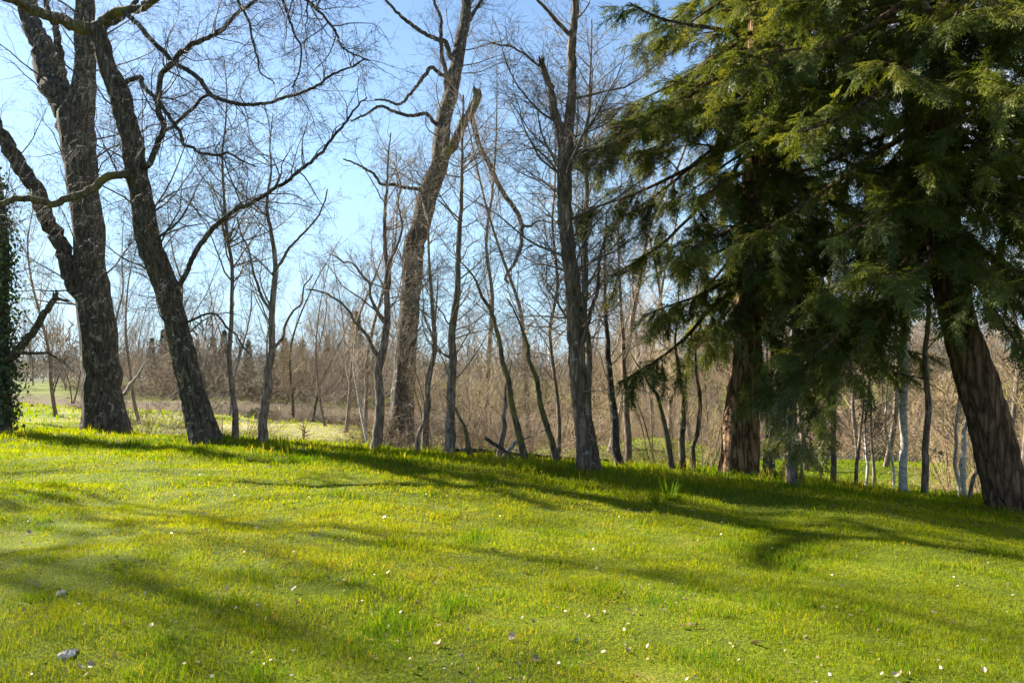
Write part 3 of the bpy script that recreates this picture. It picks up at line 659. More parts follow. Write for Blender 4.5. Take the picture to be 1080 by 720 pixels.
def conifer(name, label, trunk, d0, prof, nb, seed, zr, bark='fir', leaf='needles', tip=0., spacing=.068, spray=(.6, 1.2), droop=(.0, -.42), S=32, hang=.75, flare=.12, sec=3.2, tw='firdark', dead=0, az_w=None, limbs=(), side=.0):
    rng = np.random.default_rng(seed)
    P, R = trace(trunk, d0, tip)
    base = P[0].copy(); base[2] = ground_z(base[0], base[1])
    P = np.vstack([[base[0], base[1], base[2] - .4], P]); R = np.concatenate([[R[0]], R])
    t = thing(name, label, 'tree', base)
    Pm, Rm = spline(P, R, step=max(.1, R[0] * .3))
    link('trunk', trunk_mesh('trunk', Pm - base, Rm, S, flare, .45, .075, seed), M[bark], t)
    # primary boughs
    z = np.sort(rng.uniform(zr[0], zr[1], nb))
    tz = Pm[:, 2]; px = np.interp(z, tz, Pm[:, 0]); py = np.interp(z, tz, Pm[:, 1])
    az = np.arange(nb) * 2.39996 + rng.normal(0, .5, nb)
    if az_w is not None: az = az_w(az, z, rng)
    L = np.interp(z, prof[0], prof[1]) * rng.uniform(.6, 1.15, nb)
    L = L * (1 + side * np.clip(np.cos(az), 0, 1) + .12 * np.clip(-np.cos(az), 0, 1)) if side > 0 else L * (1 - side * np.clip(-np.cos(az), 0, 1))
    s = (z - zr[0]) / (zr[1] - zr[0])
    el = droop[1] * (1 - s) + droop[0] * s + rng.normal(0, .16, nb)
    D = np.stack([np.cos(az) * np.cos(el), np.sin(az) * np.cos(el), np.sin(el)], -1)
    K = 12
    k = np.arange(K)
    bend = np.where(k < 6, -.055, .05)[None] * np.ones((nb, 1)) * rng.uniform(.5, 1.4, (nb, 1))
    BP = walk(np.stack([px, py, z], -1), D, L, K, bend, .04, rng)
    BR = (L * .014)[:, None] * (1 - .85 * k / (K - 1))[None] + .004
    # secondary branchlets, flat to the bough and drooping
    SP, SR = grow(BP, BR, sec, .30, rng, tr=(.12, 1.0), ang=(35, 75), up=-.07 * hang * 2, wig=.07, K=6, lmin=.3, lmax=1.5, rmin=.004, flat=.75, tl=.45)
    SP = np.concatenate([SP, BP[:, [4, 6, 8, 9, 10, 11]]]); 
    # sprays along the branchlets
    pl = np.linalg.norm(np.diff(SP, axis=1), axis=2).sum(1)
    n = np.maximum(1, (pl / spacing).astype(int)); idx = np.repeat(np.arange(len(SP)), n)
    tt = rng.uniform(.1, 1, len(idx)) * 5 * .999; i = tt.astype(int); f = (tt - i)[:, None]
    pp = SP[idx, i] * (1 - f) + SP[idx, i + 1] * f
    T = norm(SP[idx, i + 1] - SP[idx, i])
    d = T + rng.normal(0, .42, T.shape); d[:, 2] -= rng.uniform(0, 1, len(T)) * hang
    u = np.zeros_like(T); u[:, 2] = 1; u += rng.normal(0, .3, T.shape)
    tm = [spray_template(rng) for _ in range(4)]
    rnd = np.clip(.42 + .22 * rng.normal(0, 1, len(SP))[idx] + .12 * rng.normal(0, 1, len(idx)), 0, 1)
    V, tri, a = place_sprays(pp, d, u, rng.uniform(spray[0], spray[1], len(pp)), rnd, tm, rng)
    link('crown', mesh('crown', V - base, None, tri, {'rnd': a}, smooth=False), M[leaf], t)
    V, q = combine([tubes(BP - base, BR, 6), tubes(SP[:len(SR)] - base, SR, 3)])
    link('boughs', mesh('boughs', V, q), M[tw], t).name = 'bough_frame'
    for k, (spec, ltip) in enumerate(limbs):
        j = int(np.abs(Pm[:, 2] - at(*spec[0][:2], d0)[2]).argmin())
        LP, LR = trace(spec, Pm[j, 1], ltip)
        PP, RR = spline(LP, LR, step=.12)
        link('limb', trunk_mesh('limb', PP - base, RR, 10, 0, 1, .06, seed + k), M['dead'], t)
    print(name, 'sprays', len(pp), 'tris', len(tri))
    return t

def open_side(az, z, rng):
    """few low boughs on the sunny side behind the trunk"""
    d = (az - math.radians(148) + math.pi) % (2 * math.pi) - math.pi
    m = (np.abs(d) < .75) & (z < 5.2)
    return np.where(m, az + np.where(d > 0, 1, -1) * rng.uniform(.9, 1.5, len(az)), az)
dE = on_ground(778, 501)[1]
conifer('fir_tree', 'big dark fir with furrowed orange-brown trunk and sweeping boughs low to the grass', [(779, 501, 46), (780, 470, 42), (782, 430, 39), (787, 370, 33), (790, 300, 29), (793, 200, 25), (796, 100, 21), (798, 0, 18), (800, -150, 16), (802, -330, 9), (803, -480, 3)], dE,
        ([1.5, 3, 6, 10, 14, 17], [2.4, 3.1, 3.4, 3.0, 2.1, .6]), 162, 51, (3.1, 16.5), side=.16, az_w=open_side, limbs=[([(800, 318, 3), (806, 317, 3), (814, 318, 2)], -.3)])
dF = on_ground(1068, 539)[1]
conifer('fir_tree', 'dark leaning fir with scaly brown trunk tilting left over the meadow edge', [(1070, 539, 54), (1055, 490, 49), (1042, 440, 47), (1026, 385, 45), (1010, 330, 42), (998, 260, 40), (993, 190, 38), (997, 100, 35), (1003, 0, 32), (1010, -120, 27), (1022, -300, 16), (1030, -480, 4)], dF,
        ([2.2, 4, 7, 10, 14], [1.8, 3.0, 3.3, 3.0, 1.0]), 146, 52, (3.4, 13.5), side=-.25, bark='firdark', limbs=[([(1000, 130, 8), (1040, 118, 8), (1062, 108, 7), (1095, 98, 5)], -.8), ([(1005, 40, 6), (1030, 25, 5), (1060, 12, 4), (1100, -5, 3)], .6), ([(993, 30, 9), (975, 5, 8), (955, -25, 6)], .2)])
dG = 14.7
conifer('cedar_tree', 'small cedar with hanging yellow-green sprays right of the big fir', [(835, 508, 13), (835, 470, 11), (836, 420, 9), (838, 360, 7), (838, 300, 5), (838, 260, 2)], dG,
        ([-.5, .6, 1.6, 3, 4], [.5, .85, .95, .7, .3]), 64, 53, (.35, 3.6), leaf='needles_lt', bark='alder', spacing=.10, spray=(.55, .9), droop=(-.1, -.7), hang=1.5, S=12, sec=4.5, flare=.2)
slim('dark slim trunk between the big fir and the small cedar', [(814, 504, 10), (813, 470, 9), (814, 430, 8), (815, 380, 7), (816, 300, 5), (815, 200, 3)], 16.6, 54, bark='maple')
slim('thin dark pole just right of the big fir trunk', [(806, 502, 5), (808, 470, 5), (808, 430, 4), (809, 380, 3), (812, 320, 2)], 16.4, 56, bark='maple')

# ------------------------------------------------------------------ ivy tree at the left edge
def ivy_tree():
    rng = np.random.default_rng(61)
    d0 = on_ground(4, 458)[1]
    spec = [(2, 458, 20), (2, 400, 17), (0, 330, 15), (4, 270, 12), (2, 220, 8), (-4, 170, 4)]
    t = bare_tree('ivy_covered_tree', 'tree wrapped in dark green ivy with a dead snapped branch, left end of the crest', 'tree', spec, d0, bark='maple', seed=61, S=14,
                  limbs=[([(4, 380, 13), (20, 370, 12), (34, 352, 11), (48, 328, 9), (60, 312, 8)], -.8, True), ([(22, 372, 5), (50, 372, 4), (66, 380, 3), (78, 392, 2)], -.8, False), ([(60, 315, 5), (70, 317, 4)], -.2, True)],
                  levels=levels(2, 3.4, 5, up=.05, tr=(.1, .9), l1=(.4, 1.6)))
    P, R = spline(*trace(spec, d0), K=40)
    base = np.array(t.location)
    n = 3600
    k = np.minimum(rng.integers(2, 38, n), rng.integers(8, 40, n))
    a = rng.uniform(0, 6.28, n); rr = R[k] + np.abs(rng.normal(.08, .15, n)) * (1 + .9 * vnoise(k * 1.0, a, 2.5, 77)) + (rng.uniform(0, 1, n) < .08) * rng.uniform(0, .4, n)
    p = P[k] + np.stack([np.cos(a) * rr, np.sin(a) * rr, rng.normal(0, .15, n)], -1)
    nrm = norm(np.stack([np.cos(a), np.sin(a), rng.uniform(-.2, .8, n)], -1) + rng.normal(0, .4, (n, 3)))
    dn = norm(np.cross(nrm, np.stack([-np.sin(a), np.cos(a), np.zeros(n)], -1)) * rng.choice([-1, 1], (n, 1)) + rng.normal(0, .3, (n, 3)))
    sd = norm(np.cross(nrm, dn)); s = rng.uniform(.035, .065, n)[:, None]
    V = np.stack([p, p + sd * s + dn * s * .8, p + dn * s * 2.1, p - sd * s + dn * s * .8], 1).reshape(-1, 3)
    q = np.arange(n * 4).reshape(-1, 4)
    link('ivy', mesh('ivy', V - base, q, None, {'rnd': np.repeat(rng.uniform(0, 1, n), 4)}, smooth=False), M['ivy'], t)
ivy_tree()

# ------------------------------------------------------------------ background: bare woods, brambles, distant conifers
def proto_tree(seed, H, spread, bark, twig, lv, multi=1, name='bare_tree'):
    rng = np.random.default_rng(seed)
    t = thing(name, 'x', 'tree', (0, 0, -50))
    stems = []
    for k in range(multi):
        a = rng.uniform(0, 6.28); ln = .0 if multi == 1 else rng.uniform(.10, .28)
        n = 7; p = np.array([[math.cos(a) * .15 * (multi > 1), math.sin(a) * .15 * (multi > 1), -.5]]); d = np.array([math.cos(a) * ln, math.sin(a) * ln, 1.0])
        pts = [p[0]]
        h = H * rng.uniform(.8, 1) if k else H
        for i in range(n):
            d = norm(d + np.array([*rng.normal(0, .11, 2), .03])); pts.append(pts[-1] + d * h / n)
        r = H * .0085 * (.75 if multi > 1 else 1)
        stems.append(spline(np.array(pts), r * (1 - .9 * np.linspace(0, 1, n + 1)), K=24))
    P = np.array([s[0] for s in stems]); R = np.array([s[1] for s in stems])
    if multi == 1: link('trunk', trunk_mesh('trunk', P[0], R[0], 9, .3, .3, .04, seed), M[bark], t)
    else:
        for k in range(multi): link('trunk', trunk_mesh('trunk', P[k], R[k], 8, .2, .3, .04, seed + k), M[bark], t)
    cur = (P, R); tw = []
    for i, L in enumerate(lv):
        cur = grow(cur[0], cur[1], rng=rng, **L); tw.append(tubes(cur[0], cur[1], 4 if i == 0 else 3))
    V, q = combine(tw)
    link('crown', mesh('crown', V, q), M[twig], t)
    return t

def lvl_far(sp, c3=4.2, up=.12):
    return [dict(dens=2.6, ln=sp, tr=(.14, 1), ang=(28, 60), up=up, wig=.09, lmin=1.2, lmax=7, K=8, rmin=.013, rl=.009),
            dict(dens=3.4, ln=.42, ang=(25, 55), up=.06, wig=.12, lmin=.7, lmax=3.0, K=6, rmin=.008),
            dict(dens=c3, ln=.5, ang=(25, 55), up=.04, wig=.14, lmin=.5, lmax=1.5, K=4, rmin=.006)]
protos = [proto_tree(101, 17, .26, 'alder', 'twig_far', lvl_far(.26)), proto_tree(102, 20, .22, 'alder', 'twig_far', lvl_far(.22)),
          proto_tree(103, 14, .30, 'maple', 'twig_far', lvl_far(.32)), proto_tree(104, 16, .24, 'alder', 'twig_far2', lvl_far(.22)),
          proto_tree(105, 9, .3, 'alder', 'twig_far2', lvl_far(.36), multi=4), proto_tree(106, 11, .3, 'mossy', 'twig_far', lvl_far(.30), multi=3)]
used = set()
def put_tree(k, x, y, sc, label, group, rz=None):
    rz = RNG.uniform(0, 6.28) if rz is None else rz
    loc = (x, y, float(ground_z(x, y)))
    if k in used: o = dup(protos[k], loc, rz, sc, label, group)
    else:
        used.add(k); o = protos[k]; o.location = loc; o.rotation_euler = (0, 0, rz); o.scale = (sc, sc, sc); o['label'] = label; o['group'] = group
    return o
rg = np.random.default_rng(71)
# far bank woods on the left and centre
for i in range(95):
    u = rg.uniform(-80, 720); y = rg.uniform(62, 150)
    x = (u - 540) / FPX * y
    y = max(y, float(river_y(x)) + rg.uniform(9, 60))
    x = (u - 540) / FPX * y
    put_tree(int(rg.choice([0, 1, 2, 0, 5])), x, y, rg.uniform(.6, 1.05) * (.55 if 440 < u < 640 else 1), 'bare leafless tree of the hazy wood across the river', 'trees of the wood across the river')
# the wood closing the meadow on the right
for i in range(70):
    u = rg.uniform(640, 1180); y = rg.uniform(42, 80)
    x = (u - 540) / FPX * y
    if abs(y - float(river_y(x))) < 6: y += 11
    put_tree(int(rg.choice([3, 4, 3, 1, 5, 4])), x, y, rg.uniform(.6, .95), 'bare tan tree of the wood closing off the meadow', 'trees of the wood behind the meadow')

# tall fine-branched trees this side of the river
for u, y, k, scl in [(20, 44, 1, .85), (62, 50, 0, .95), (-20, 40, 0, .9), (150, 42, 0, .7), (128, 55, 1, .8), (330, 48, 2, .75), (345, 44, 0, .62), (365, 40, 1, .7), (385, 36, 0, .8), (505, 34, 1, .8), (560, 33, 1, .75), (640, 32, 1, .85), (690, 36, 3, .9), (705, 34, 3, .85), (730, 37, 3, .9), (310, 58, 2, .9), (240, 56, 0, .8), (205, 60, 1, .8), (1075, 30, 3, .9), (1050, 36, 1, .8), (905, 38, 3, .9), (930, 41, 1, .8), (850, 40, 3, .9)]:
    x = (u - 540) / FPX * y
    if abs(y - float(river_y(x))) < 6: y -= 9; x = (u - 540) / FPX * y
    put_tree(k, x, y, scl, 'tall bare tree with a fine branching crown standing between crest and river', 'tall bare trees between crest and river')
for i, (u, y, scl) in enumerate([(455, 20.5, .36), (492, 21, .40), (520, 23, .46), (552, 24, .48), (582, 22.5, .44), (660, 24.5, .48), (690, 22, .40), (715, 24, .45), (740, 22, .40), (760, 26, .5), (1000, 19.5, .36), (1035, 18.5, .34), (480, 26, .5), (535, 28, .5), (615, 27, .5)]):
    put_tree(4 if i % 3 else 5, (u - 540) / FPX * y, y, scl, 'low twiggy many-stemmed shrub standing just behind the crest trunks', 'twiggy shrubs just behind the crest trunks')
def proto_bush(seed, W, H, n, twig, name='bramble_bush'):
    rng = np.random.default_rng(seed)
    a = rng.uniform(0, 6.28, n); el = rng.uniform(.35, 1.45, n)
    P0 = np.stack([np.cos(a), np.sin(a), np.zeros(n)], -1) * (rng.uniform(0, 1, n) ** .5 * W * .35)[:, None]; P0[:, 2] = -.3
    D = np.stack([np.cos(a) * np.cos(el), np.sin(a) * np.cos(el), np.sin(el)], -1)
    L = H * rng.uniform(.7, 1.45, n)
    K = 9
    bend = np.ones((n, K)) * -.12 * rng.uniform(.2, 1.8, (n, 1))
    P = walk(P0, D, L, K, bend, .10, rng); R = .014 * (1 - .75 * np.linspace(0, 1, K))[None] * rng.uniform(.7, 1.6, (n, 1))
    tw = [tubes(P, R, 4)]
    a1 = grow(P, R, 2.6, .38, rng, tr=(.2, 1), ang=(30, 80), up=0, wig=.22, lmin=.35, lmax=1.6, K=6, rmin=.008); tw.append(tubes(*a1, 3))
    a2 = grow(*a1, 2.2, .5, rng, tr=(.1, 1), ang=(30, 80), up=0, wig=.22, lmin=.2, lmax=.8, K=4, rmin=.006); tw.append(tubes(*a2, 3))
    V, q = combine(tw)
    o = link(name, mesh(name, V, q), M[twig]); tag(o, 'x', 'bush')
    return o
bushes = [proto_bush(201, 3.2, 3.0, 80, 'bramble'), proto_bush(202, 4.0, 2.2, 90, 'bramble'), proto_bush(203, 2.6, 3.8, 70, 'twig_far'), proto_bush(204, 3.0, 2.8, 75, 'twig_far2')]
bused = set()
def put_bush(k, x, y, sc, label, group):
    loc = (x, y, float(ground_z(x, y))); rz = RNG.uniform(0, 6.28)
    if k in bused: o = dup(bushes[k], loc, rz, sc, label, group)
    else:
        bused.add(k); o = bushes[k]; o.location = loc; o.rotation_euler = (0, 0, rz); o.scale = (sc,) * 3; o['label'] = label; o['group'] = group
for i in range(52):                       # the near bank of the river, left and centre
    u = 90 + 640 * (i + rg.uniform(-.4, .4)) / 52
    y = 50.0
    for _ in range(6): y = float(river_y((u - 540) / FPX * y)) - rg.uniform(5.5, 10)
    x = (u - 540) / FPX * y
    if 655 < u < 708: continue
    put_bush(int(rg.choice([0, 1, 0, 1, 2])), x, y, rg.uniform(.35, .7) * (1.0 if u < 400 else 1.25), 'brown leafless bramble thicket on the near river bank', 'brambles on the near river bank')
for i in range(60):                       # far bank
    u = -60 + 800 * (i + rg.uniform(-.4, .4)) / 60
    y = 60.0
    for _ in range(6): y = float(river_y((u - 540) / FPX * y)) + rg.uniform(14, 44)
    x = (u - 540) / FPX * y
    if 15 < u < 85: continue
    put_bush(int(rg.choice([0, 2, 2, 1])), x, y, (1.55 + 1.9 * float(vnoise(u, 0, 70, 61)) + rg.uniform(-.4, .5)) * (.6 if 430 < u < 640 else 1), 'bare brown thicket on the far river bank', 'thickets on the far river bank')
for i in range(60):                       # meadow end on the right
    u = 670 + 500 * (i + rg.uniform(-.4, .4)) / 60
    y = rg.uniform(38, 54); x = (u - 540) / FPX * y
    put_bush(int(rg.choice([0, 3, 3, 1, 2])), x, y, (1.2 + 1.5 * float(vnoise(u, 0, 60, 62)) + rg.uniform(-.3, .4)), 'tan leafless thicket along the far edge of the meadow', 'thickets along the far edge of the meadow')
def proto_evergreen(seed, W, H, n):
    rng = np.random.default_rng(seed)
    a = rng.uniform(0, 6.28, n); f = rng.uniform(0, 1, n); r = W * np.sqrt(np.clip(1 - f ** 2, 0, 1)) * rng.uniform(.45, 1.05, n) * (1 + .35 * np.sin(3 * a + seed) + .2 * np.sin(7 * a))
    p = np.stack([np.cos(a) * r, np.sin(a) * r, f * H * (1 + .3 * np.sin(2 * a + seed)) - .1], -1)
    d = norm(rng.normal(0, 1, (n, 3)) + np.stack([np.cos(a), np.sin(a), a * 0 + .3], -1) * .6); sd = norm(np.cross(d, rng.normal(0, 1, (n, 3))))
    s = rng.uniform(.05, .12, n)[:, None]
    V = np.stack([p, p + d * s + sd * s * .5, p + d * s * 2, p + d * s - sd * s * .5], 1).reshape(-1, 3)
    me = mesh('evergreen_shrub', V, np.arange(n * 4).reshape(-1, 4), None, {'rnd': np.repeat(np.clip(rng.normal(.4, .25, n), 0, 1), 4)}, smooth=False); me.materials.append(M['ivy'])
    return me
ev = [proto_evergreen(501, 1.6, 1.3, 2600), proto_evergreen(502, 2.2, 1.1, 3000), proto_evergreen(503, 1.2, 1.7, 2200)]
for i, (u, dy, scl, k) in enumerate([(62, -6, 1.1, 1), (40, -6.5, .9, 0), (240, -6.5, .9, 1), (275, -7.5, .8, 0), (335, -7, 1.0, 1), (372, -6.5, .9, 2), (455, -6.5, 1.0, 1), (500, -7.5, .9, 0), (548, -7, 1.0, 1), (590, -6.8, .9, 2), (640, -6.5, 1.0, 1), (745, -5.8, .8, 1), (800, -5.5, .8, 0), (870, -5.5, .8, 1), (925, -5.5, .7, 2), (990, -5.5, .9, 1), (1045, -5.5, .8, 0)]):
    y = 50.0
    for _ in range(6): y = float(river_y((u - 540) / FPX * y)) + dy
    x = (u - 540) / FPX * y
    o = bpy.data.objects.new('evergreen_shrub', ev[k]); C.objects.link(o); o.location = (x, y, float(ground_z(x, y))); o.rotation_euler = (0, 0, i * 1.7); o.scale = (scl,) * 3
    tag(o, 'low dark leafy evergreen shrub in the brown thicket along the river bank', 'shrub', 'dark evergreen shrubs along the river bank')
# brush among the trunks on the back of the crest
spots = [(500, 18.9, .42, 0), (530, 19.5, .5, 2), (475, 20, .42, 2), (575, 20.5, .45, 2), (645, 22, .4, 3), (695, 21, .45, 3), (1040, 18.8, .5, 3), (1000, 19.5, .45, 3)]
for u, y, sc, k in spots:
    put_bush(k, (u - 540) / FPX * y, y, sc, 'low twiggy brush growing among the trunks behind the crest', 'brush among the trunks behind the crest')
# thickets right of the maple at the left
for u, y, sc, k in [(250, 27, .7, 1), (155, 30, .7, 0), (425, 34, .8, 0), (400, 34.5, .75, 1), (445, 33, .8, 1)]:
    put_bush(k, (u - 540) / FPX * y, y, sc, 'rounded brown thicket at the edge of the dry meadow', 'thickets at the edge of the dry meadow')

def far_conifer(seed, H):
    rng = np.random.default_rng(seed)
    t = thing('conifer_tree', 'x', 'tree', (0, 0, 0))
    P, R = spline(np.array([[0, 0, -.5], [0, 0, H * .5], [0, 0, H]]), np.array([H * .012, H * .008, .02]), K=12)
    link('trunk', trunk_mesh('trunk', P, R, 8, .2, .3, .03, seed), M['maple'], t)
    n = 2600; s = rng.uniform(0.12, 1, n) ; a = rng.uniform(0, 6.28, n); lay = .75 + .25 * np.sin(s * 60 + a * 2)
    r = H * .2 * (1 - s) ** .85 * rng.uniform(.25, 1, n) * lay + .1
    p = np.stack([np.cos(a) * r, np.sin(a) * r, s * H - r * .25], -1)
    d = norm(np.stack([np.cos(a), np.sin(a), rng.uniform(-.6, .1, n)], -1)); l = rng.uniform(.4, 1.0, n)[:, None]
    sd = norm(np.cross(d, rng.normal(0, 1, (n, 3)))) * .16
    V = np.stack([p - sd, p + sd, p + d * l], 1).reshape(-1, 3)
    link('crown', mesh('crown', V, None, np.arange(n * 3).reshape(-1, 3), {'rnd': np.repeat(rng.uniform(0, 1, n), 3)}, smooth=False), M['conifer_far'], t)
    return t
fc = far_conifer(301, 16)
first = True
for u, y, sc in [(376, 150, .85), (371, 165, .7), (386, 172, .5), (183, 190, .7), (197, 200, .8), (160, 175, .6), (172, 182, .75), (225, 190, .65), (236, 200, .8), (262, 185, .6), (300, 190, .65), (318, 180, .55), (345, 195, .7), (208, 180, .6)]:
    x = (u - 540) / FPX * y; loc = (x, y, float(ground_z(x, y)))
    lab, gr = 'distant dark green conifer beyond the bare woods', 'distant conifers beyond the bare woods'
    if first: first = False; fc.location = loc; fc.scale = (sc,) * 3; fc['label'] = lab; fc['group'] = gr
    else: dup(fc, loc, RNG.uniform(0, 6), sc, lab, gr)

# trees standing left of the frame whose shadows fall across the lawn
side = proto_tree(107, 15, .34, 'maple', 'twig_dark', [dict(dens=1.3, ln=.34, tr=(.2, 1), ang=(35, 70), up=.08, wig=.18, lmin=1.5, lmax=7, K=9, rmin=.03, rl=.014),
    dict(dens=2.6, ln=.42, ang=(30, 65), up=.03, wig=.2, lmin=.7, lmax=2.6, K=6, rmin=.014), dict(dens=3.4, ln=.5, ang=(30, 65), up=0, wig=.2, lmin=.4, lmax=1.2, K=4, rmin=.006)], multi=3)
for k, (x, y, scl, rz) in enumerate([(-23, 18.5, 1.3, 0), (-24.5, 14.8, 1.4, 1.3), (-21.5, 12.6, 1.2, 2.9), (-28, 21, 1.5, 4.1), (-30, 16.5, 1.5, .6), (-26, 11.5, 1.45, 2.2), (-32, 19.5, 1.6, 5.2)]):
    loc = (x, y, float(ground_z(x, y))); lab, gr = 'bare tree standing off to the side whose long shadow crosses the lawn', 'trees off to the side that shade the lawn'
    if k == 0: side.location = loc; side.scale = (scl,) * 3; side['label'] = lab; side['group'] = gr
    else: dup(side, loc, rz, scl, lab, gr)

def distant_wood():
    rng = np.random.default_rng(401); n = 1500
    y = 135 + 420 * rng.uniform(0, 1, n) ** 1.4; x = rng.uniform(-.8, .8, n) * y
    g = vnoise(x, y, 40, 51); k = g > -.22; x, y = x[k], y[k]; n = len(x)
    base = np.stack([x, y, ground_z(x, y)], -1); H = rng.uniform(6, 13, n) * (1 - .35 * (np.abs(x / y) < .13))
    m = 70
    a = rng.uniform(0, 6.28, (n, m)); f = rng.uniform(.05, .9, (n, m)); rr = (.30 * np.sqrt(np.clip(1 - (2 * f - 1) ** 2, 0, 1)) * rng.uniform(.1, 1, (n, m))) * H[:, None]
    p = base[:, None] + np.stack([np.cos(a) * rr, np.sin(a) * rr, f * H[:, None]], -1)
    d = norm(np.stack([np.cos(a) * .6, np.sin(a) * .6, rng.uniform(.2, 1.4, (n, m))], -1)); L = (rng.uniform(.10, .24, (n, m)) * H[:, None])[..., None]
    sd = norm(np.cross(d, rng.normal(0, 1, (n, m, 3)))) * (.012 * H)[:, None, None]
    V = np.stack([p - sd, p + sd, p + d * L], 2).reshape(-1, 3)
    r = np.repeat(np.clip(rng.uniform(0, 1, n) + .0, 0, 1), m * 3)
    mt = mat_leaf('distant_crowns', [(0, (.20, .15, .13)), (.55, (.30, .24, .20)), (.62, (.24, .20, .12)), (.68, (.05, .065, .04)), (1, (.06, .075, .045))], trans=.1, tcol=(1, 1, 1), gloss=.01)
    struct(link('distant_woods', mesh('distant_woods', V, None, np.arange(len(V)).reshape(-1, 3), {'rnd': r}, smooth=False), mt), 'stuff')
distant_wood()

# ------------------------------------------------------------------ fallen wood, leaves, stones, tufts
def log(name, label, spec, d0, tip, bark, seed, S=10):
    P, R = trace(spec, d0, tip)
    c = P.mean(0)
    PP, RR = spline(P, R, step=.08)
    rng = np.random.default_rng(seed); PP = PP + rng.normal(0, R[0] * .12, PP.shape)
    o = link(name, trunk_mesh(name, PP - c, RR, S, 0, 1, .06, seed, broken=True), M[bark]); o.location = c
    tag(o, label, 'branch')
log('fallen_log', 'long thin fallen log lying level across the brush', [(478, 474, 5), (520, 476, 5), (560, 480, 4.5), (605, 484, 3.5), (640, 485, 2)], 17.8, .6, 'maple', 81)
log('fallen_log', 'dead branch propped slanting down to the left in the brush', [(519, 495, 7), (530, 484, 6), (540, 470, 5), (553, 462, 3)], 17.0, .3, 'dead', 82)
log('fallen_log', 'broken dark branch slanting down to the right by the arching stem', [(512, 462, 4), (530, 474, 4.5), (544, 487, 5), (553, 498, 5)], 16.9, -.3, 'maple', 83)
log('dead_branch', 'bleached forked dead branch leaning behind the massive maple', [(131, 416, 4.5), (138, 405, 4), (145, 396, 3), (152, 384, 2)], dA + .9, .3, 'dead', 84)

def leaf_mesh(rng, s):
    """a curled dry maple leaf: a lobed outline with a raised rim"""
    n = 15; a = np.linspace(0, 2 * np.pi, n, endpoint=False)
    r = s * (.62 + .38 * np.abs(np.cos(2.5 * a))) * rng.uniform(.85, 1.1, n)
    curl = rng.uniform(.2, .7) * s
    V = np.stack([np.cos(a) * r, np.sin(a) * r * .85, curl * (np.cos(a * 2 + rng.uniform(0, 6)) * .5 + .5) * (r / s) ** 2], -1)
    inner = V * np.array([.5, .5, .3])
    V = np.vstack([V, inner, [[0, 0, 0]]])
    i = np.arange(n); j = (i + 1) % n
    return V, np.stack([i, j, n + j, n + i], -1), np.stack([n + i, n + j, np.full(n, 2 * n)], -1)
def leaves():
    rng = np.random.default_rng(91)
    meshes = []
    for k in range(6):
        V, q, t = leaf_mesh(rng, rng.uniform(.035, .05))
        me = mesh('fallen_leaf', V, q, t, {'rnd': np.full(len(V), .2 + .12 * k)}); me.materials.append(M['leaf']); meshes.append(me)
    pts = [(62, 626), (405, 548), (193 + 590, 555), (800, 632), (940, 660), (945, 717), (663, 648), (520, 582), (553, 605), (475, 603), (494, 669), (462, 683), (640, 542), (795, 492 + 60), (870, 570), (805, 587), (769, 612), (868, 645), (950, 714), (640, 494 + 120), (130, 662), (160, 664), (96, 706), (84, 709), (440, 640), (425, 552), (490, 548), (668, 560), (985, 650), (1063, 620), (720, 664), (120, 600), (170, 604), (330, 568), (270, 560), (215, 545), (300, 535), (150, 585), (30, 564), (40, 605), (228, 650), (240, 626), (345, 613), (310, 625), (362, 616), (380, 620), (463, 664), (540, 676), (565, 700), (625, 705), (620, 655), (585, 670), (700, 648), (660, 690), (852, 679), (797, 682), (727, 663), (740, 560)]
    for i in range(110):
        v = 500 + 215 * rng.uniform(0, 1) ** 1.2; pts.append((rng.uniform(-10, 1090), v + (15 if rng.uniform() < .3 else 0)))
    for i, (u, v) in enumerate(pts):
        if v < on_crest(u) + 8: continue
        p = on_ground(u, v)
        o = bpy.data.objects.new('fallen_leaf', meshes[i % 6]); C.objects.link(o)
        s = rng.uniform(.45, .8) if i < 58 else rng.uniform(.22, .5)
        o.location = (p[0], p[1], p[2] + .035); o.rotation_euler = (rng.normal(0, .5), rng.normal(0, .5), rng.uniform(0, 6.28)); o.scale = (s, s, s)
        tag(o, 'small curled dry tan leaf lying loose on the lawn', 'leaf', 'dry leaves scattered on the lawn')
def on_crest(u): return np.interp(u, [0, 250, 480, 620, 800, 960, 1080], [450, 470, 487, 496, 505, 535, 548])
leaves()
def leaf_litter():
    rng = np.random.default_rng(93); n = 5200
    y = 3.5 + 17 * rng.uniform(0, 1, n) ** 1.3; x = rng.uniform(-.8, .8, n) * y
    k = (vnoise(x, y, 1.1, 41) + .6 * vnoise(x, y, 4, 42)) > rng.uniform(-.35, .45, n)
    x, y = x[k], y[k]; n = len(x)
    c = np.stack([x, y, ground_z(x, y) + rng.uniform(.01, .05, n)], -1)
    a = norm(rng.normal(0, 1, (n, 3)) * [1, 1, .45]); b = norm(np.cross(a, rng.normal(0, 1, (n, 3)) + [0, 0, 1.5]))
    s = rng.uniform(.008, .022, n)[:, None]
    V = np.stack([c - a * s, c - b * s * .55, c + a * s, c + b * s * .55], 1).reshape(-1, 3)
    struct(link('leaf_litter', mesh('leaf_litter', V, np.arange(n * 4).reshape(-1, 4), None, {'rnd': np.repeat(rng.uniform(0, 1, n), 4)}, smooth=False), M['leaf']), 'stuff')
leaf_litter()

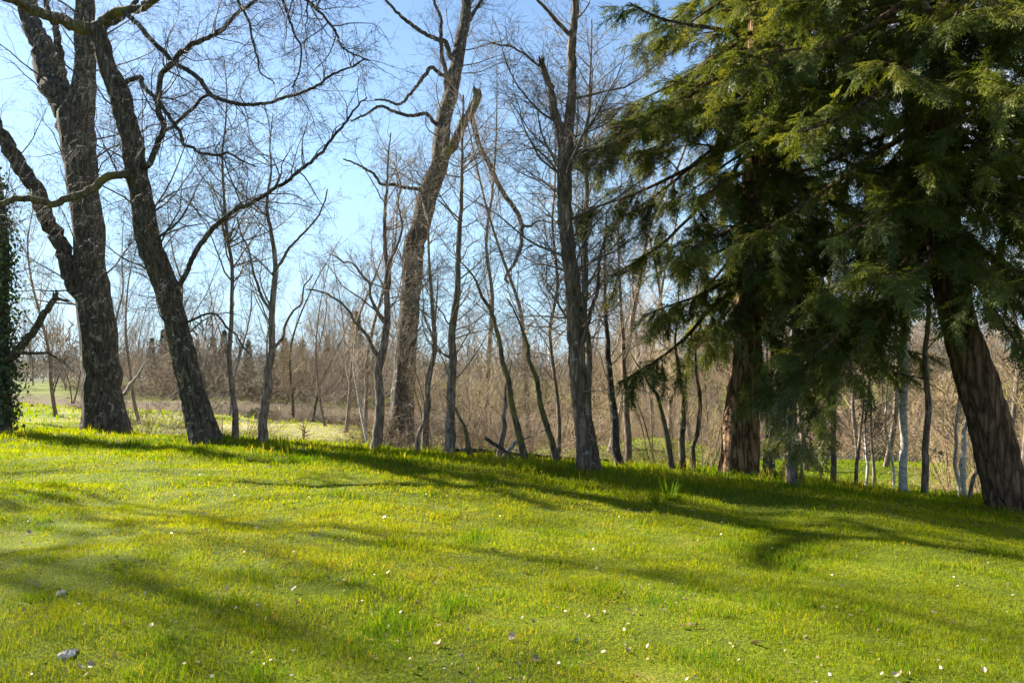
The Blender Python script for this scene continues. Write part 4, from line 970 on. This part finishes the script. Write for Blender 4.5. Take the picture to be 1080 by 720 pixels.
def stone(u, v, s, label, seed):
    rng = np.random.default_rng(seed)
    p = on_ground(u, v)
    n, m_ = 14, 9
    th = np.linspace(0, 2 * np.pi, n, endpoint=False); ph = np.linspace(-1.3, 1.45, m_)
    V = []
    for f in ph:
        for t in th:
            r = 1 + .18 * math.sin(3 * t + seed) * math.cos(2 * f) + .14 * math.sin(5 * t + 2 * f + seed) + rng.normal(0, .06)
            V.append((math.cos(f) * math.cos(t) * r * 1.3, math.cos(f) * math.sin(t) * r, math.sin(f) * r * .6))
    V = np.array(V) * s; nv = len(V)
    V = np.vstack([V, [[0, 0, -.6 * s], [0, 0, .62 * s]]])
    i = np.arange(n); j = (i + 1) % n
    q = np.concatenate([np.stack([k * n + i, k * n + j, (k + 1) * n + j, (k + 1) * n + i], -1) for k in range(m_ - 1)])
    t = np.vstack([np.stack([j, i, np.full(n, nv)], -1), np.stack([(m_ - 1) * n + i, (m_ - 1) * n + j, np.full(n, nv + 1)], -1)])
    o = link('stone', mesh('stone', V, q, t, smooth=False), M['birch']); o.location = (p[0], p[1], p[2] + .3 * s); o.rotation_euler = (0, 0, rng.uniform(0, 6))
    tag(o, label, 'stone')
stone(72, 692, .042, 'larger pale grey stone half sunk in the nearest grass', 1)
stone(64, 627, .034, 'smaller pale stone farther up the lawn', 2)

def tuft(u, v, n, h, label, seed, cat='grass tuft'):
    rng = np.random.default_rng(seed); p = on_ground(u, v)
    k = 6; a = rng.uniform(0, 6.28, n); el = rng.uniform(.5, 1.45, n)
    P0 = np.tile(p, (n, 1)) + np.stack([np.cos(a), np.sin(a), a * 0], -1) * rng.uniform(0, .12, (n, 1))
    D = np.stack([np.cos(a) * np.cos(el), np.sin(a) * np.cos(el), np.sin(el)], -1)
    P = walk(P0, D, h * rng.uniform(.6, 1.2, n), k, np.full((n, k), -.12), .05, rng)
    sd = norm(np.cross(D, [0, 0, 1.0])); w = .012 * (1 - np.linspace(0, 1, k) ** 2 * .9)
    V = np.stack([P - sd[:, None] * w[None, :, None], P + sd[:, None] * w[None, :, None]], 2)   # n,k,2,3
    i = (np.arange(n)[:, None] * k + np.arange(k - 1)).ravel() * 2
    o = link('grass_tuft', mesh('grass_tuft', V.reshape(-1, 3) - p, np.stack([i, i + 1, i + 3, i + 2], -1), None, {'rnd': np.repeat(rng.uniform(.0, .35, n), 2 * k)}, smooth=False), M['grass']); o.location = p
    tag(o, label, cat)
tuft(706, 527, 45, .38, 'spiky blue-green tuft of broad blades on the crest', 1)
tuft(693, 531, 25, .30, 'smaller spiky tuft just left of the broad-bladed one', 2)

def weed(u, v, d0, h, label, seed):
    """a dark dry weed or sapling stub: stem with short side shoots"""
    rng = np.random.default_rng(seed)
    x = (u - 540) / FPX * d0; p = np.array([x, d0, float(ground_z(x, d0))])
    P, R = spline(np.array([[0, 0, -.1], [.02, 0, h * .5], [-.02, .01, h]]), np.array([.03, .022, .01]), K=8)
    a = grow(P[None], R[None], 26 / h, .6, rng, tr=(.15, 1), ang=(40, 80), up=.03, wig=.15, K=5, lmin=.12, lmax=.4, rmin=.008, rr=.9, rl=.2)
    V, q = combine([tubes(P[None], R[None], 6), tubes(*a, 4)])
    o = link('dead_shrub', mesh('dead_shrub', V, q), M['bramble']); o.location = p; tag(o, label, 'shrub')
weed(321, 468, 23, .75, 'small dark dead shrub standing alone on the dry meadow', 3)
weed(249, 452, 30, .5, 'tiny dark shrub at the meadow edge beside the thin sapling', 4)

# ------------------------------------------------------------------ camera, light, sky
cam = bpy.data.cameras.new('camera'); cam.sensor_width = 36; cam.lens = 36 * FPX / W_PX; cam.clip_end = 5000; cam.clip_start = .05
co = bpy.data.objects.new('camera', cam); C.objects.link(co); co.location = (0, 0, CAM_Z); co.rotation_euler = (math.pi / 2 + PITCH, 0, 0)
bpy.context.scene.camera = co

sd = Vector((-math.sin(SUN_AZ) * math.cos(SUN_EL), math.cos(SUN_AZ) * math.cos(SUN_EL), math.sin(SUN_EL)))
sun = bpy.data.lights.new('sun', 'SUN'); sun.energy = 5.0; sun.angle = math.radians(.55); sun.color = (1, .93, .80)
so = bpy.data.objects.new('sun', sun); C.objects.link(so); so.rotation_euler = sd.to_track_quat('Z', 'Y').to_euler(); so.location = (-30, 20, 30)

w = bpy.data.worlds.new('World'); bpy.context.scene.world = w; w.use_nodes = True
nt = w.node_tree; nt.nodes.clear()
sky = N(nt, 'ShaderNodeTexSky', sky_type='NISHITA'); sky.sun_disc = False; sky.sun_elevation = SUN_EL; sky.sun_rotation = -SUN_AZ
sky.air_density = 1.0; sky.dust_density = .3; sky.ozone_density = 3.5
tc = N(nt, 'ShaderNodeTexCoord')
mp = N(nt, 'ShaderNodeMapping'); mp.inputs['Scale'].default_value = (1, 1, 2.4); lk(nt, tc.outputs['Generated'], mp.inputs[0])
cn = N(nt, 'ShaderNodeTexNoise', Scale=3.2, Detail=7, Roughness=.55); lk(nt, mp.outputs[0], cn.inputs['Vector'])
sx = N(nt, 'ShaderNodeSeparateXYZ'); lk(nt, tc.outputs['Generated'], sx.inputs[0])
# clouds gather to the right of the view and low down
m1 = N(nt, 'ShaderNodeMapRange'); m1.inputs['From Min'].default_value = -.12; m1.inputs['From Max'].default_value = .35; m1.inputs['To Min'].default_value = -.28; m1.inputs['To Max'].default_value = .12; lk(nt, sx.outputs['X'], m1.inputs[0])
a1 = N(nt, 'ShaderNodeMath', operation='ADD'); lk(nt, cn.outputs['Fac'], a1.inputs[0]); lk(nt, m1.outputs[0], a1.inputs[1])
m2 = N(nt, 'ShaderNodeMapRange'); m2.inputs['From Min'].default_value = .5; m2.inputs['From Max'].default_value = .66; m2.inputs['To Max'].default_value = .85; lk(nt, a1.outputs[0], m2.inputs[0])
mx = N(nt, 'ShaderNodeMix', data_type='RGBA'); lk(nt, m2.outputs[0], mx.inputs['Factor']); lk(nt, sky.outputs[0], mx.inputs['A']); mx.inputs['B'].default_value = (5.6, 5.8, 6.1, 1)
hz = N(nt, 'ShaderNodeMapRange', interpolation_type='SMOOTHERSTEP'); hz.inputs['From Min'].default_value = -.02; hz.inputs['From Max'].default_value = .58; hz.inputs['To Min'].default_value = .75; hz.inputs['To Max'].default_value = 0; lk(nt, sx.outputs['Z'], hz.inputs[0])
mz = N(nt, 'ShaderNodeMix', data_type='RGBA'); lk(nt, hz.outputs[0], mz.inputs['Factor']); lk(nt, mx.outputs['Result'], mz.inputs['A']); mz.inputs['B'].default_value = (3.0, 4.7, 6.3, 1)
bg = N(nt, 'ShaderNodeBackground', Strength=.05); lk(nt, mz.outputs['Result'], bg.inputs[0])
wo = N(nt, 'ShaderNodeOutputWorld'); lk(nt, bg.outputs[0], wo.inputs[0])

sc = bpy.context.scene
sc.view_settings.view_transform = 'Standard'; sc.view_settings.look = 'None'; sc.view_settings.gamma = 1; sc.view_settings.exposure = 2.12
sc.view_settings.use_curve_mapping = False
sc.render.engine = 'CYCLES'
sc.cycles.use_denoising = True
sc.cycles.max_bounces = 6; sc.cycles.diffuse_bounces = 3; sc.cycles.glossy_bounces = 2; sc.cycles.transmission_bounces = 4; sc.cycles.transparent_max_bounces = 4
sc.cycles.caustics_reflective = False; sc.cycles.caustics_refractive = False
sc.cycles.use_adaptive_sampling = True; sc.cycles.adaptive_threshold = .02
